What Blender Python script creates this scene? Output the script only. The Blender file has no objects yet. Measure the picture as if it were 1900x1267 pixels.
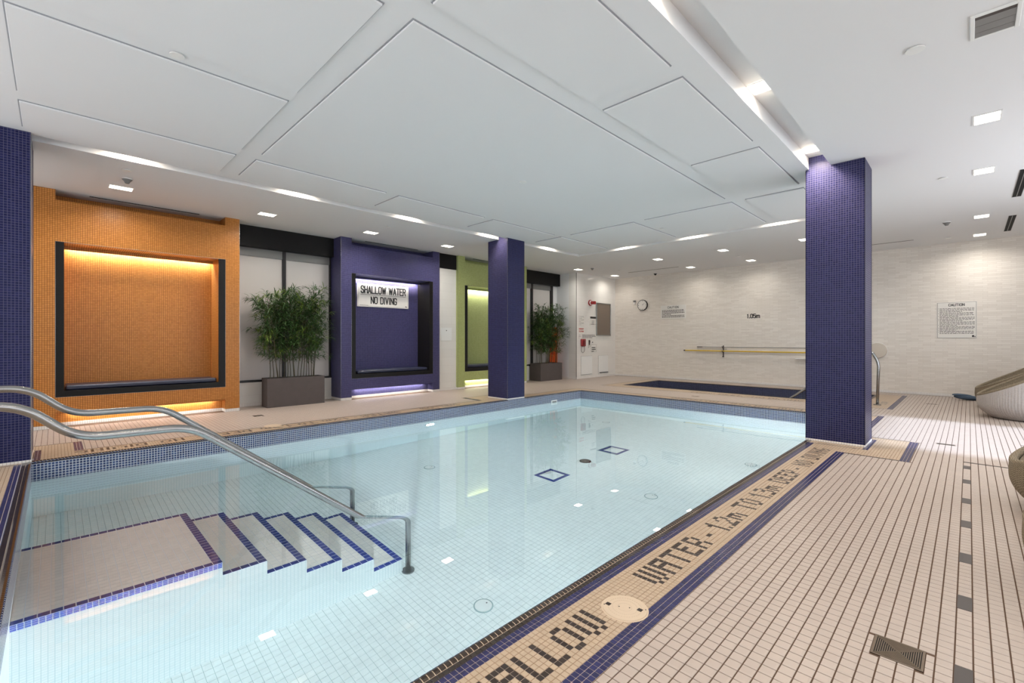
import bpy, math, random
import numpy as np
from mathutils import Vector, Matrix
R = math.radians
rnd = random.Random(7)
sc = bpy.context.scene
COL = sc.collection

# ------------------------------------------------------------------ camera
cam_d = bpy.data.cameras.new('camera')
cam = bpy.data.objects.new('camera', cam_d); COL.objects.link(cam)
cam.location = (0, 0, 1.23); cam.rotation_euler = (R(90), 0, R(-45))
cam_d.sensor_width = 36; cam_d.lens = 848.0 / 1900 * 36
cam_d.shift_y = -3.5 / 1900; cam_d.clip_start = .02; cam_d.clip_end = 100
sc.camera = cam

# ------------------------------------------------------------------ colour management, world, sun, big lights
sc.view_settings.view_transform = 'Standard'; sc.view_settings.look = 'None'
sc.view_settings.gamma = 1; sc.view_settings.use_curve_mapping = False
sc.view_settings.exposure = 0.12
cy = sc.cycles
cy.caustics_refractive = True; cy.caustics_reflective = False
cy.max_bounces = 10; cy.diffuse_bounces = 6; cy.glossy_bounces = 4; cy.transmission_bounces = 8
cy.sample_clamp_indirect = 6.0; cy.blur_glossy = 0.5
w = bpy.data.worlds.new('world'); sc.world = w; w.use_nodes = True
w.node_tree.nodes['Background'].inputs[0].default_value = (.75, .85, 1, 1)
w.node_tree.nodes['Background'].inputs[1].default_value = 1.0

SUN_E = 9.0
sd = bpy.data.lights.new('sun', 'SUN'); sd.energy = SUN_E; sd.angle = R(5); sd.color = (.64, .77, 1)
sun = bpy.data.objects.new('sun', sd); COL.objects.link(sun)
sun.rotation_euler = Vector((0.02, 1, -.72)).to_track_quat('-Z', 'Y').to_euler()

def area(name, loc, direction, sx, sy, watts, color=(1, 1, 1), parent=None, spread=180):
    d = bpy.data.lights.new(name, 'AREA'); d.shape = 'RECTANGLE'; d.size = sx; d.size_y = sy
    d.energy = watts; d.color = color; d.spread = R(spread)
    o = bpy.data.objects.new(name, d); COL.objects.link(o)
    o.location = loc
    v = Vector(direction); up = 'Y'
    o.rotation_euler = v.to_track_quat('-Z', up).to_euler()
    if parent: o.parent = parent
    return o
DAY = (.93, .96, 1)
area('daylight_and_fill', (4.0, -2.9, 1.7), (0, 1, -.05), 11.0, 2.4, 125, DAY)  # broad daylight fill along the right wall, mostly in front of solid wall
area('daylight_and_fill', (8.1, -2.98, 1.6), (0, 1, 0), 2.5, 2.6, 60, (.86, .93, 1))
area('daylight_and_fill', (-2.4, 3.5, 1.9), (1, 0, 0), 8.0, 2.4, 115, DAY)  # added fill light before the solid front wall, no window there

# ------------------------------------------------------------------ helpers
def lin(c):
    return tuple(((v/255)/12.92 if v/255 <= .04045 else ((v/255+.055)/1.055)**2.4) for v in c)
MATS = {}
def mat(name, rgb, rough=.5, metal=0, emit=0, spec=.5, noise=0, nscale=20, bump=0, aniso=None, coat=0):
    m = bpy.data.materials.new(name); m.use_nodes = True; nt = m.node_tree
    b = nt.nodes['Principled BSDF']; c = lin(rgb)
    b.inputs['Base Color'].default_value = (*c, 1); b.inputs['Roughness'].default_value = rough
    b.inputs['Metallic'].default_value = metal; b.inputs['Specular IOR Level'].default_value = spec
    b.inputs['Coat Weight'].default_value = coat
    if emit:
        b.inputs['Emission Color'].default_value = (*c, 1); b.inputs['Emission Strength'].default_value = emit
    if noise or bump:
        tc = nt.nodes.new('ShaderNodeTexCoord'); n = nt.nodes.new('ShaderNodeTexNoise')
        n.inputs['Scale'].default_value = nscale; n.inputs['Detail'].default_value = 5
        mp = nt.nodes.new('ShaderNodeMapping'); nt.links.new(tc.outputs['Object'], mp.inputs[0])
        if aniso: mp.inputs['Scale'].default_value = aniso
        nt.links.new(mp.outputs[0], n.inputs['Vector'])
        if noise:
            hs = nt.nodes.new('ShaderNodeHueSaturation'); hs.inputs['Color'].default_value = (*c, 1)
            mr = nt.nodes.new('ShaderNodeMapRange'); mr.inputs[3].default_value = 1-noise; mr.inputs[4].default_value = 1+noise
            nt.links.new(n.outputs['Fac'], mr.inputs[0]); nt.links.new(mr.outputs[0], hs.inputs['Value'])
            nt.links.new(hs.outputs[0], b.inputs['Base Color'])
        if bump:
            bp = nt.nodes.new('ShaderNodeBump'); bp.inputs['Strength'].default_value = bump; bp.inputs['Distance'].default_value = .01
            nt.links.new(n.outputs['Fac'], bp.inputs['Height']); nt.links.new(bp.outputs[0], b.inputs['Normal'])
    MATS[name] = m
    return m

def tilemat(name, a, b_, grout, pu, pv, mortar=.0025, rough=.25, bump=.25, offset=0.0, spec=.5, wob=0.0, vary=1.0):
    """flat square or brick tiling on metric UVs: tile colours a..b_, grout joints recessed by bump"""
    m = bpy.data.materials.new(name); m.use_nodes = True; nt = m.node_tree; L = nt.links.new
    p = nt.nodes['Principled BSDF']
    uv = nt.nodes.new('ShaderNodeUVMap'); uv.uv_map = 'UVMap'
    br = nt.nodes.new('ShaderNodeTexBrick'); br.offset = offset; br.offset_frequency = 2; br.squash = 1
    br.inputs['Scale'].default_value = 1; br.inputs['Brick Width'].default_value = pu
    br.inputs['Row Height'].default_value = pv; br.inputs['Mortar Size'].default_value = mortar
    br.inputs['Mortar Smooth'].default_value = .3
    br.inputs['Color1'].default_value = (*lin(a), 1); br.inputs['Color2'].default_value = (*lin(b_), 1)
    br.inputs['Mortar'].default_value = (*lin(grout), 1)
    L(uv.outputs[0], br.inputs['Vector']); L(br.outputs['Color'], p.inputs['Base Color'])
    p.inputs['Specular IOR Level'].default_value = spec
    bp = nt.nodes.new('ShaderNodeBump'); bp.invert = True
    bp.inputs['Strength'].default_value = bump; bp.inputs['Distance'].default_value = .002
    L(br.outputs['Fac'], bp.inputs['Height'])
    if wob:
        n = nt.nodes.new('ShaderNodeTexWhiteNoise'); n.noise_dimensions = '2D'
        dv = nt.nodes.new('ShaderNodeVectorMath'); dv.operation = 'DIVIDE'; dv.inputs[1].default_value = (pu, pv, 1)
        fl = nt.nodes.new('ShaderNodeVectorMath'); fl.operation = 'FLOOR'
        L(uv.outputs[0], dv.inputs[0]); L(dv.outputs[0], fl.inputs[0]); L(fl.outputs[0], n.inputs['Vector'])
        vm = nt.nodes.new('ShaderNodeVectorMath'); vm.operation = 'SUBTRACT'; vm.inputs[1].default_value = (.5, .5, .5)
        vs = nt.nodes.new('ShaderNodeVectorMath'); vs.operation = 'SCALE'; vs.inputs['Scale'].default_value = wob
        va = nt.nodes.new('ShaderNodeVectorMath'); va.operation = 'ADD'; vn = nt.nodes.new('ShaderNodeVectorMath'); vn.operation = 'NORMALIZE'
        L(n.outputs['Color'], vm.inputs[0]); L(vm.outputs[0], vs.inputs[0]); L(vs.outputs[0], va.inputs[0]); L(bp.outputs[0], va.inputs[1])
        L(va.outputs[0], vn.inputs[0]); L(vn.outputs[0], p.inputs['Normal'])
    else:
        L(bp.outputs[0], p.inputs['Normal'])
    rr = nt.nodes.new('ShaderNodeMapRange'); rr.inputs[3].default_value = rough; rr.inputs[4].default_value = .85
    L(br.outputs['Fac'], rr.inputs[0]); L(rr.outputs[0], p.inputs['Roughness'])
    MATS[name] = m
    return m

def piecemat(name, rgb, pitch, var=.08, rough=.3, spec=.5, hue=0.0):
    """material for single tiles: each tile (by its place) varies a little in value"""
    m = bpy.data.materials.new(name); m.use_nodes = True; nt = m.node_tree; L = nt.links.new
    p = nt.nodes['Principled BSDF']; p.inputs['Roughness'].default_value = rough; p.inputs['Specular IOR Level'].default_value = spec
    g = nt.nodes.new('ShaderNodeNewGeometry')
    dv = nt.nodes.new('ShaderNodeVectorMath'); dv.operation = 'DIVIDE'; dv.inputs[1].default_value = (pitch, pitch, 10)
    fl = nt.nodes.new('ShaderNodeVectorMath'); fl.operation = 'FLOOR'
    n = nt.nodes.new('ShaderNodeTexWhiteNoise'); n.noise_dimensions = '3D'
    hs = nt.nodes.new('ShaderNodeHueSaturation'); hs.inputs['Color'].default_value = (*lin(rgb), 1)
    mr = nt.nodes.new('ShaderNodeMapRange'); mr.inputs[3].default_value = 1-var; mr.inputs[4].default_value = 1+var
    L(g.outputs['Position'], dv.inputs[0]); L(dv.outputs[0], fl.inputs[0]); L(fl.outputs[0], n.inputs['Vector'])
    L(n.outputs['Value'], mr.inputs[0]); L(mr.outputs[0], hs.inputs['Value']); L(hs.outputs[0], p.inputs['Base Color'])
    MATS[name] = m
    return m

class MB:
    def __init__(s): s.v = []; s.f = []; s.mi = []
    def add(s, vs, fs, mi=0):
        o = len(s.v); s.v += [tuple(q) for q in vs]; s.f += [tuple(i+o for i in f) for f in fs]; s.mi += [mi]*len(fs); return s
    def box(s, x0, x1, y0, y1, z0, z1, mi=0):
        vs = [(x0,y0,z0),(x1,y0,z0),(x1,y1,z0),(x0,y1,z0),(x0,y0,z1),(x1,y0,z1),(x1,y1,z1),(x0,y1,z1)]
        return s.add(vs, [(0,3,2,1),(4,5,6,7),(0,1,5,4),(1,2,6,5),(2,3,7,6),(3,0,4,7)], mi)
    def bbox(s, x0, x1, y0, y1, z0, z1, b=.005, mi=0):
        """box with chamfered edges"""
        vs = []
        for sx, X in ((-1, x0), (1, x1)):
            for sy, Y in ((-1, y0), (1, y1)):
                for sz, Z in ((-1, z0), (1, z1)):
                    vs += [(X, Y-sy*b, Z-sz*b), (X-sx*b, Y, Z-sz*b), (X-sx*b, Y-sy*b, Z)]
        def i(a, c, d, k): return ((a*2+c)*2+d)*3+k
        fs = []
        for a in (0, 1):
            q = [i(a,0,0,0), i(a,1,0,0), i(a,1,1,0), i(a,0,1,0)]; fs.append(q if a else q[::-1])
            q = [i(0,a,0,1), i(1,a,0,1), i(1,a,1,1), i(0,a,1,1)]; fs.append(q[::-1] if a else q)
            q = [i(0,0,a,2), i(1,0,a,2), i(1,1,a,2), i(0,1,a,2)]; fs.append(q if a else q[::-1])
        for a in (0,1):
            for c in (0,1):
                fs.append([i(a,c,0,0), i(a,c,0,1), i(a,c,1,1), i(a,c,1,0)])
                fs.append([i(a,0,c,0), i(a,0,c,2), i(a,1,c,2), i(a,1,c,0)])
                fs.append([i(0,a,c,1), i(0,a,c,2), i(1,a,c,2), i(1,a,c,1)])
        for a in (0,1):
            for c in (0,1):
                for d in (0,1): fs.append([i(a,c,d,0), i(a,c,d,1), i(a,c,d,2)])
        return s.add(vs, fs, mi)
    def cyl(s, c, r, h, n=24, axis='z', r2=None, mi=0):
        r2 = r if r2 is None else r2; vs = []; 
        for k, (rr, hh) in enumerate(((r, 0), (r2, h))):
            for i in range(n):
                a = 2*math.pi*i/n; p = (rr*math.cos(a), rr*math.sin(a), hh)
                if axis == 'x': p = (p[2], p[0], p[1])
                elif axis == 'y': p = (p[0], p[2], p[1])
                vs.append((c[0]+p[0], c[1]+p[1], c[2]+p[2]))
        fs = [(i, (i+1) % n, n+(i+1) % n, n+i) for i in range(n)] + [tuple(range(n))[::-1], tuple(range(n, 2*n))]
        return s.add(vs, fs, mi)
    def tube(s, pts, r, n=12, radii=None, mi=0):
        P = [Vector(p) for p in pts]; vs = []; m = len(P)
        t0 = (P[1]-P[0]).normalized(); u = t0.orthogonal().normalized()
        for k in range(m):
            t = (P[min(k+1, m-1)]-P[max(k-1, 0)]).normalized()
            u = (u - t*u.dot(t)).normalized(); vv = t.cross(u)
            rr = radii[k] if radii else r
            for i in range(n):
                a = 2*math.pi*i/n; q = P[k]+u*(rr*math.cos(a))+vv*(rr*math.sin(a)); vs.append(tuple(q))
        fs = [(k*n+i, k*n+(i+1) % n, (k+1)*n+(i+1) % n, (k+1)*n+i) for k in range(m-1) for i in range(n)]
        fs += [tuple(range(n))[::-1], tuple(range((m-1)*n, m*n))]
        return s.add(vs, fs, mi)
    def build(s, name, m, parent=None, smooth=False, loc=None):
        me = bpy.data.meshes.new(name); me.from_pydata(s.v, [], s.f)
        for q in (m if isinstance(m, (list, tuple)) else [m]): me.materials.append(q)
        if any(s.mi): me.polygons.foreach_set('material_index', s.mi)
        finish(me)
        if smooth: me.polygons.foreach_set('use_smooth', [True]*len(me.polygons))
        return link(name, me, parent, loc)

def finish(me):
    """metric box-projected UVs"""
    me.update(); me.polygons.foreach_set('use_smooth', [False]*len(me.polygons))
    nl = len(me.loops); 
    if not nl: return
    co = np.empty(len(me.vertices)*3, np.float32); me.vertices.foreach_get('co', co); co = co.reshape(-1, 3)
    li = np.empty(nl, np.int32); me.loops.foreach_get('vertex_index', li)
    nf = len(me.polygons); no = np.empty(nf*3, np.float32); me.polygons.foreach_get('normal', no); no = np.abs(no.reshape(-1, 3))
    lt = np.empty(nf, np.int32); me.polygons.foreach_get('loop_total', lt)
    ax = np.repeat(no.argmax(1), lt); c = co[li]
    uv = np.where((ax == 0)[:, None], c[:, [1, 2]], np.where((ax == 1)[:, None], c[:, [0, 2]], c[:, [0, 1]]))
    ul = me.uv_layers.new(name='UVMap'); ul.data.foreach_set('uv', np.ascontiguousarray(uv, np.float32).ravel())

def link(name, me, parent=None, loc=None):
    o = bpy.data.objects.new(name, me); COL.objects.link(o)
    if parent is not None: o.parent = parent
    if loc is not None: o.location = loc
    return o
def tag(o, label=None, cat=None, group=None, kind=None):
    if label: o['label'] = label
    if cat: o['category'] = cat
    if group: o['group'] = group
    if kind: o['kind'] = kind
    return o
def thing(name, label, cat, loc=(0, 0, 0), group=None, rz=0):
    o = bpy.data.objects.new(name, None); COL.objects.link(o); o.location = loc; o.rotation_euler = (0, 0, rz)
    o.empty_display_size = .1
    return tag(o, label, cat, group)
def smooth_bend(pts, rad, n=6):
    """round the corners of a polyline"""
    P = [Vector(p) for p in pts]; out = [P[0]]
    for i in range(1, len(P)-1):
        a = (P[i-1]-P[i]); b = (P[i+1]-P[i]); d = min(rad, a.length*.49, b.length*.49)
        p0 = P[i]+a.normalized()*d; p1 = P[i]+b.normalized()*d
        for k in range(n+1):
            t = k/n; out.append(p0*(1-t)**2+P[i]*2*t*(1-t)+p1*t*t)
    out.append(P[-1]); return out

def tiles(name, rects, top, h, m, parent, inset=.0008, single=300, plain=None):
    """rects: N x 4 array (x0,x1,y0,y1). The `single` nearest in-frame tiles become objects (shared meshes); the rest one 'stuff' part."""
    if len(rects) == 0: return
    Rr = np.array(rects, float)
    cx = (Rr[:, 0]+Rr[:, 1])/2; cyy = (Rr[:, 2]+Rr[:, 3])/2
    d = (cx+cyy)*.70710678; l = (cx-cyy)*.70710678
    dd = np.maximum(d, .01); u = 950+848*l/dd; v = 630+848*(1.23-top)/dd
    ok = (d > .2) & (u > 2) & (u < 1898) & (v < 1264)
    score = np.where(ok, d, 1e9); order = np.argsort(score)
    k = min(single, int(ok.sum()))
    one = order[:k]; rest = np.setdiff1d(np.arange(len(Rr)), one)
    cache = {}
    for i in one:
        x0, x1, y0, y1 = Rr[i]; key = (round(x1-x0, 4), round(y1-y0, 4))
        if key not in cache:
            mb = MB(); a, b = (x1-x0)/2, (y1-y0)/2; e = inset
            mb.add([(-a,-b,-h),(a,-b,-h),(a,b,-h),(-a,b,-h),(-a,-b,-e),(a,-b,-e),(a,b,-e),(-a,b,-e),(-a+e,-b+e,0),(a-e,-b+e,0),(a-e,b-e,0),(-a+e,b-e,0)],
                   [(0,1,5,4),(1,2,6,5),(2,3,7,6),(3,0,4,7),(4,5,9,8),(5,6,10,9),(6,7,11,10),(7,4,8,11),(8,9,10,11)])
            me = bpy.data.meshes.new(name); me.from_pydata(mb.v, [], mb.f); me.materials.append(m); finish(me); cache[key] = me
        o = bpy.data.objects.new(name, cache[key]); COL.objects.link(o); o.parent = parent
        o.location = ((x0+x1)/2, (y0+y1)/2, top)
    if len(rest):
        q = Rr[rest]; n = len(q); e = inset
        V = np.empty((n, 8, 3), np.float32)
        X = [q[:, 0], q[:, 1], q[:, 1], q[:, 0]]; Y = [q[:, 2], q[:, 2], q[:, 3], q[:, 3]]
        sx = [1, -1, -1, 1]; sy = [1, 1, -1, -1]
        for j in range(4):
            V[:, j, 0] = X[j]; V[:, j, 1] = Y[j]; V[:, j, 2] = top-h
            V[:, j+4, 0] = X[j]+sx[j]*e; V[:, j+4, 1] = Y[j]+sy[j]*e; V[:, j+4, 2] = top
        Fq = np.array([(4,5,6,7),(0,1,5,4),(1,2,6,5),(2,3,7,6),(3,0,4,7)], np.int32)
        FF = (Fq[None]+(np.arange(n)*8)[:, None, None]).reshape(-1)
        me = bpy.data.meshes.new(name); me.vertices.add(n*8); me.vertices.foreach_set('co', V.ravel())
        me.loops.add(len(FF)); me.loops.foreach_set('vertex_index', FF.astype(np.int32))
        nf = n*5; me.polygons.add(nf); me.polygons.foreach_set('loop_start', np.arange(nf, dtype=np.int32)*4)
        me.update(calc_edges=True); me.materials.append(m); finish(me)
        o = link(plain or (name+'s' if not name.endswith('s') else name), me, parent); o['kind'] = 'stuff'

def cells(x0, x1, y0, y1, holes, xs=(), ys=()):
    X = sorted({x0, x1, *[h[0] for h in holes], *[h[1] for h in holes], *xs}); Y = sorted({y0, y1, *[h[2] for h in holes], *[h[3] for h in holes], *ys})
    X = [v for v in X if x0 <= v <= x1]; Y = [v for v in Y if y0 <= v <= y1]
    for a, b in zip(X, X[1:]):
        for c, d in zip(Y, Y[1:]):
            mx, my = (a+b)/2, (c+d)/2
            if not any(h[0] < mx < h[1] and h[2] < my < h[3] for h in holes): yield a, b, c, d

def text(body, size, m, parent, origin, right, up, xs=1.0, bold=.0, depth=.002, name='lettering', align='LEFT', spacing=1.0):
    cu = bpy.data.curves.new(name, 'FONT'); cu.body = body; cu.size = size; cu.align_x = align
    cu.offset = bold; cu.extrude = depth/2; cu.space_character = spacing; cu.resolution_u = 3
    t = bpy.data.objects.new(name, cu); COL.objects.link(t)
    dg = bpy.context.evaluated_depsgraph_get(); dg.update()
    me = bpy.data.meshes.new_from_object(t.evaluated_get(dg)); bpy.data.objects.remove(t); bpy.data.curves.remove(cu)
    r = Vector(right); u_ = Vector(up); n = r.cross(u_)
    M = Matrix(((r.x*xs, u_.x, n.x, origin[0]), (r.y*xs, u_.y, n.y, origin[1]), (r.z*xs, u_.z, n.z, origin[2]), (0, 0, 0, 1)))
    me.transform(M); me.materials.clear(); me.materials.append(m)
    me.name = name
    return link(name, me, parent)

ST = {  # condensed gothic capitals as strokes in a unit box
 'S': [[(1,.80),(1,.88),(.8,1),(.2,1),(0,.88),(0,.66),(.15,.56),(.85,.44),(1,.34),(1,.12),(.8,0),(.2,0),(0,.12),(0,.2)]], 'H': [[(0,0),(0,1)],[(1,0),(1,1)],[(0,.5),(1,.5)]],
 'A': [[(0,0),(.5,1),(1,0)],[(.2,.3),(.8,.3)]], 'L': [[(0,1),(0,0),(1,0)]], 'O': [[(.2,0),(0,.12),(0,.88),(.2,1),(.8,1),(1,.88),(1,.12),(.8,0),(.2,0)]],
 'W': [[(0,1),(.25,0),(.5,.9),(.75,0),(1,1)]], 'T': [[(0,1),(1,1)],[(.5,1),(.5,0)]], 'E': [[(1,1),(0,1),(0,0),(1,0)],[(0,.52),(.8,.52)]],
 'R': [[(0,0),(0,1),(.8,1),(1,.88),(1,.64),(.8,.52),(0,.52)],[(.6,.52),(1,0)]], 'N': [[(0,0),(0,1),(1,0),(1,1)]], 'D': [[(0,0),(0,1),(.75,1),(1,.85),(1,.15),(.75,0),(0,0)]],
 'I': [[(.5,0),(.5,1)]], 'V': [[(0,1),(.5,0),(1,1)]], 'G': [[(1,.78),(1,.88),(.8,1),(.2,1),(0,.88),(0,.12),(.2,0),(.8,0),(1,.12),(1,.46),(.6,.46)]],
 'C': [[(1,.72),(1,.88),(.8,1),(.2,1),(0,.88),(0,.12),(.2,0),(.8,0),(1,.12),(1,.28)]], 'U': [[(0,1),(0,.12),(.2,0),(.8,0),(1,.12),(1,1)]],
 'M': [[(0,0),(0,1),(.5,.3),(1,1),(1,0)]], 'Y': [[(0,1),(.5,.5),(1,1)],[(.5,.5),(.5,0)]], 'P': [[(0,0),(0,1),(.8,1),(1,.88),(1,.6),(.8,.48),(0,.48)]],
 '1': [[(.15,.85),(.5,1),(.5,0)]], '0': [[(.2,0),(0,.12),(0,.88),(.2,1),(.8,1),(1,.88),(1,.12),(.8,0),(.2,0)]], '5': [[(1,1),(0,1),(0,.55),(.8,.6),(1,.46),(1,.12),(.8,0),(.2,0),(0,.14)]],
 'm': [[(0,0),(0,.66)],[(0,.58),(.12,.66),(.38,.66),(.5,.56),(.5,0)],[(.5,.56),(.62,.66),(.88,.66),(1,.56),(1,0)]], '.': [[(.5,0),(.5,.04)]]}
WID = {'I': .25, '1': .6, '.': .2, 'W': 1.5, 'm': 1.5, 'M': 1.3, ' ': .55}
def block(body, width, height, stroke, m, parent, centre, right, name='lettering', depth=.0012):
    """strokes laid on a plane: width and height of the whole word, centred at `centre` (middle of the baseline)"""
    gap = .42; tot = sum(WID.get(c, 1.0) for c in body)+gap*(len(body)-1); u = (width-stroke)/tot; x = 0
    r = Vector(right); up = Vector((0, 0, 1)); nn = r.cross(up); C = Vector(centre); mb = MB(); h = height-stroke
    for ch in body:
        w_ = WID.get(ch, 1.0)
        for pl in ST.get(ch, []):
            P = [((x+px*w_)*u+stroke/2-width/2, stroke/2+py*h) for px, py in pl]; n = len(P)
            for i in range(n):
                c0 = P[i]; k_ = 10
                ends = (i in (0, n-1)) and P[0] != P[-1]
                if not ends:
                    vs = [tuple(C+r*(c0[0]+stroke/2*math.cos(2*math.pi*q/k_))+up*(c0[1]+stroke/2*math.sin(2*math.pi*q/k_))+nn*dz) for dz in (0, depth) for q in range(k_)]
                    mb.add(vs, [tuple(range(k_, 2*k_))]+[(q, (q+1) % k_, k_+(q+1) % k_, k_+q) for q in range(k_)])
                if i == n-1: continue
                a = Vector(P[i]); b = Vector(P[i+1]); t_ = (b-a).normalized(); nr = Vector((-t_.y, t_.x))*stroke/2
                if i == 0 and P[0] != P[-1]: a = a-t_*stroke/2
                if i == n-2 and P[0] != P[-1]: b = b+t_*stroke/2
                vs = [tuple(C+r*q.x+up*q.y+nn*dz) for dz in (0, depth) for q in (a-nr, b-nr, b+nr, a+nr)]
                mb.add(vs, [(4, 5, 6, 7), (0, 1, 5, 4), (1, 2, 6, 5), (2, 3, 7, 6), (3, 0, 4, 7)])
        x += w_+gap
    return mb.build(name, m, parent)

# ------------------------------------------------------------------ materials
M_white = mat('white_paint', (226, 226, 226), .75)
M_ceil = mat('ceiling_paint', (228, 228, 229), .8, bump=.03, nscale=60)
M_grout = mat('deck_grout', (92, 70, 54), .9)
M_grout_l = mat('mosaic_grout', (150, 128, 106), .9)
M_deck = piecemat('deck_tile', (181, 167, 157), .0516, .035, .38, .4)
M_joint = mat('pale_joint', (196, 178, 156), .9)
M_beige = piecemat('beige_mosaic', (184, 163, 140), .0258, .06, .35, .4)
M_brown = piecemat('brown_mosaic', (52, 41, 36), .0258, .2, .3)
M_blue = piecemat('blue_mosaic', (42, 42, 84), .0258, .2, .25)
M_darkpiece = mat('dark_marker_tile', (58, 49, 46), .4, noise=.1, nscale=60)
M_coping = piecemat('brown_coping', (50, 39, 32), .0258, .22, .12, .6)
M_poolt = piecemat('pool_floor_tile', (236, 239, 238), .0516, .03, .35)
M_poolg = mat('pool_grout', (150, 165, 165), .9)
M_stepj = mat('white_step_joint', (236, 238, 240), .9)
M_stept = piecemat('step_tile', (236, 229, 222), .0516, .035, .4)
M_steb = piecemat('step_edge_tile', (44, 58, 124), .0516, .15, .3)
T_blue = tilemat('blue_column_mosaic', (27, 29, 66), (38, 40, 80), (86, 84, 108), .0254, .0254, .0022, .3, .3, wob=.02, spec=.12)
T_blue2 = tilemat('blue_alcove_mosaic', (38, 38, 80), (50, 50, 94), (104, 100, 126), .0254, .0254, .0022, .3, .3, wob=.02, spec=.2)
T_yel = tilemat('yellow_mosaic', (182, 116, 46), (196, 128, 58), (104, 62, 22), .0254, .0254, .0022, .3, .3, wob=.02, spec=.45)
T_green = tilemat('green_mosaic', (164, 172, 108), (176, 184, 122), (138, 142, 96), .0254, .0254, .0020, .3, .3, wob=.02, spec=.2)
T_band = tilemat('waterline_mosaic', (22, 36, 84), (48, 70, 118), (196, 200, 206), .0262, .0262, .0034, .2, .35, wob=.05)
T_spa = tilemat('spa_mosaic', (26, 30, 62), (44, 48, 84), (110, 112, 128), .0262, .0262, .0026, .2, .3)
T_pool = tilemat('pool_wall_mosaic', (236, 239, 239), (240, 243, 243), (205, 216, 218), .0262, .0262, .0018, .35, .2)
T_wall = tilemat('white_wall_tile', (222, 214, 204), (232, 225, 216), (196, 186, 174), .20, .0392, .0016, .22, .25, offset=.37, wob=.012)
T_wpan = tilemat('white_large_tile', (226, 223, 218), (230, 227, 222), (205, 200, 194), .6, .2, .0016, .15, .15, offset=.5)
T_base = tilemat('white_base_tile', (228, 224, 220), (234, 230, 226), (176, 168, 160), .0258, .06, .002, .3, .25)
T_deckflat = tilemat('deck_flat', (179, 166, 153), (185, 172, 159), (100, 80, 66), .0516, .0516, .002, .4, .2)
M_granite = mat('black_granite', (17, 15, 14), .4, spec=.25, noise=.5, nscale=140)
M_black = mat('black_metal_panel', (17, 16, 16), .5, spec=.2)
M_frame = mat('dark_window_frame', (34, 32, 32), .4, metal=.3)
M_shade = mat('roller_shade', (206, 200, 196), .85, noise=.02, nscale=200)
M_cush = mat('navy_vinyl', (34, 38, 60), .35, coat=.2)
M_steel = mat('brushed_stainless', (158, 158, 158), .26, metal=1, noise=.12, nscale=9, bump=.05)
M_planter = mat('planter_fibre_cement', (84, 76, 74), .8, noise=.14, nscale=9, bump=.1)
M_soil = mat('soil', (30, 24, 20), 1, noise=.4, nscale=60)
M_stem = mat('bamboo_cane', (74, 66, 38), .5, noise=.3, nscale=30)
M_leaf = mat('bamboo_leaf', (62, 92, 44), .5, noise=.45, nscale=7)
M_leaf2 = mat('bamboo_leaf_light', (116, 140, 52), .5, noise=.3, nscale=7)
M_wick = tilemat('pale_woven_resin', (190, 183, 178), (206, 199, 194), (140, 132, 126), .016, .0075, .0014, .6, .6, offset=.5)
M_wick2 = tilemat('taupe_woven_resin', (150, 134, 108), (172, 156, 130), (76, 64, 48), .016, .0075, .0016, .6, .8, offset=.5)
M_lens = mat('lit_lamp_lens', (255, 246, 226), .4, emit=9)
M_strip = mat('led_strip', (255, 244, 214), .4, emit=12)
M_trimw = mat('white_trim', (232, 232, 230), .4)
M_grill = mat('bronze_drain_metal', (112, 98, 84), .4, metal=.6, noise=.2, nscale=40)
M_dark = mat('dark_void', (10, 9, 9), .9)
M_sign = mat('white_sign_plate', (226, 222, 216), .35)
M_ink = mat('black_lettering', (20, 18, 18), .5)
M_ink2 = mat('grey_small_print', (70, 62, 58), .6)
M_red = mat('red_plastic', (140, 22, 26), .35)
M_redink = mat('red_print', (190, 60, 60), .6)
M_yellow = mat('yellow_pole', (214, 176, 40), .4)
M_cream = mat('cream_disc', (206, 196, 182), .3)
M_clear = mat('smoke_grey_plastic', (120, 118, 116), .35)
M_orange = mat('orange_panel', (226, 98, 30), .5)
M_towel = mat('slate_blue_towel', (70, 86, 104), .95, bump=.4, nscale=60)
M_pvc = mat('cream_lid_plastic', (206, 186, 162), .4, noise=.03, nscale=60)

# ------------------------------------------------------------------ room shell
CZ = 3.31; XB = 13.65; XF = -2.5; YR = -3.0; YL = 9.62; WZ = -0.19; PF = -1.5
PX0, PX1, PY0, PY1 = -0.166, 9.0, 1.4205, 6.655      # pool
SX0, SX1, SY0, SY1 = 10.95, 12.87, 1.48, 6.62        # spa
T = .003
pool_out = (PX0-.2, PX1+.2, PY0-.2, PY1+.2); spa_out = (SX0-.15, SX1+.15, SY0-.15, SY1+.15)
mb = MB()
for c in cells(XF, XB+.2, YR, YL, [pool_out, spa_out]): mb.box(*c, -.3, -T)
floor = tag(mb.build('floor', M_grout), kind='structure')

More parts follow.
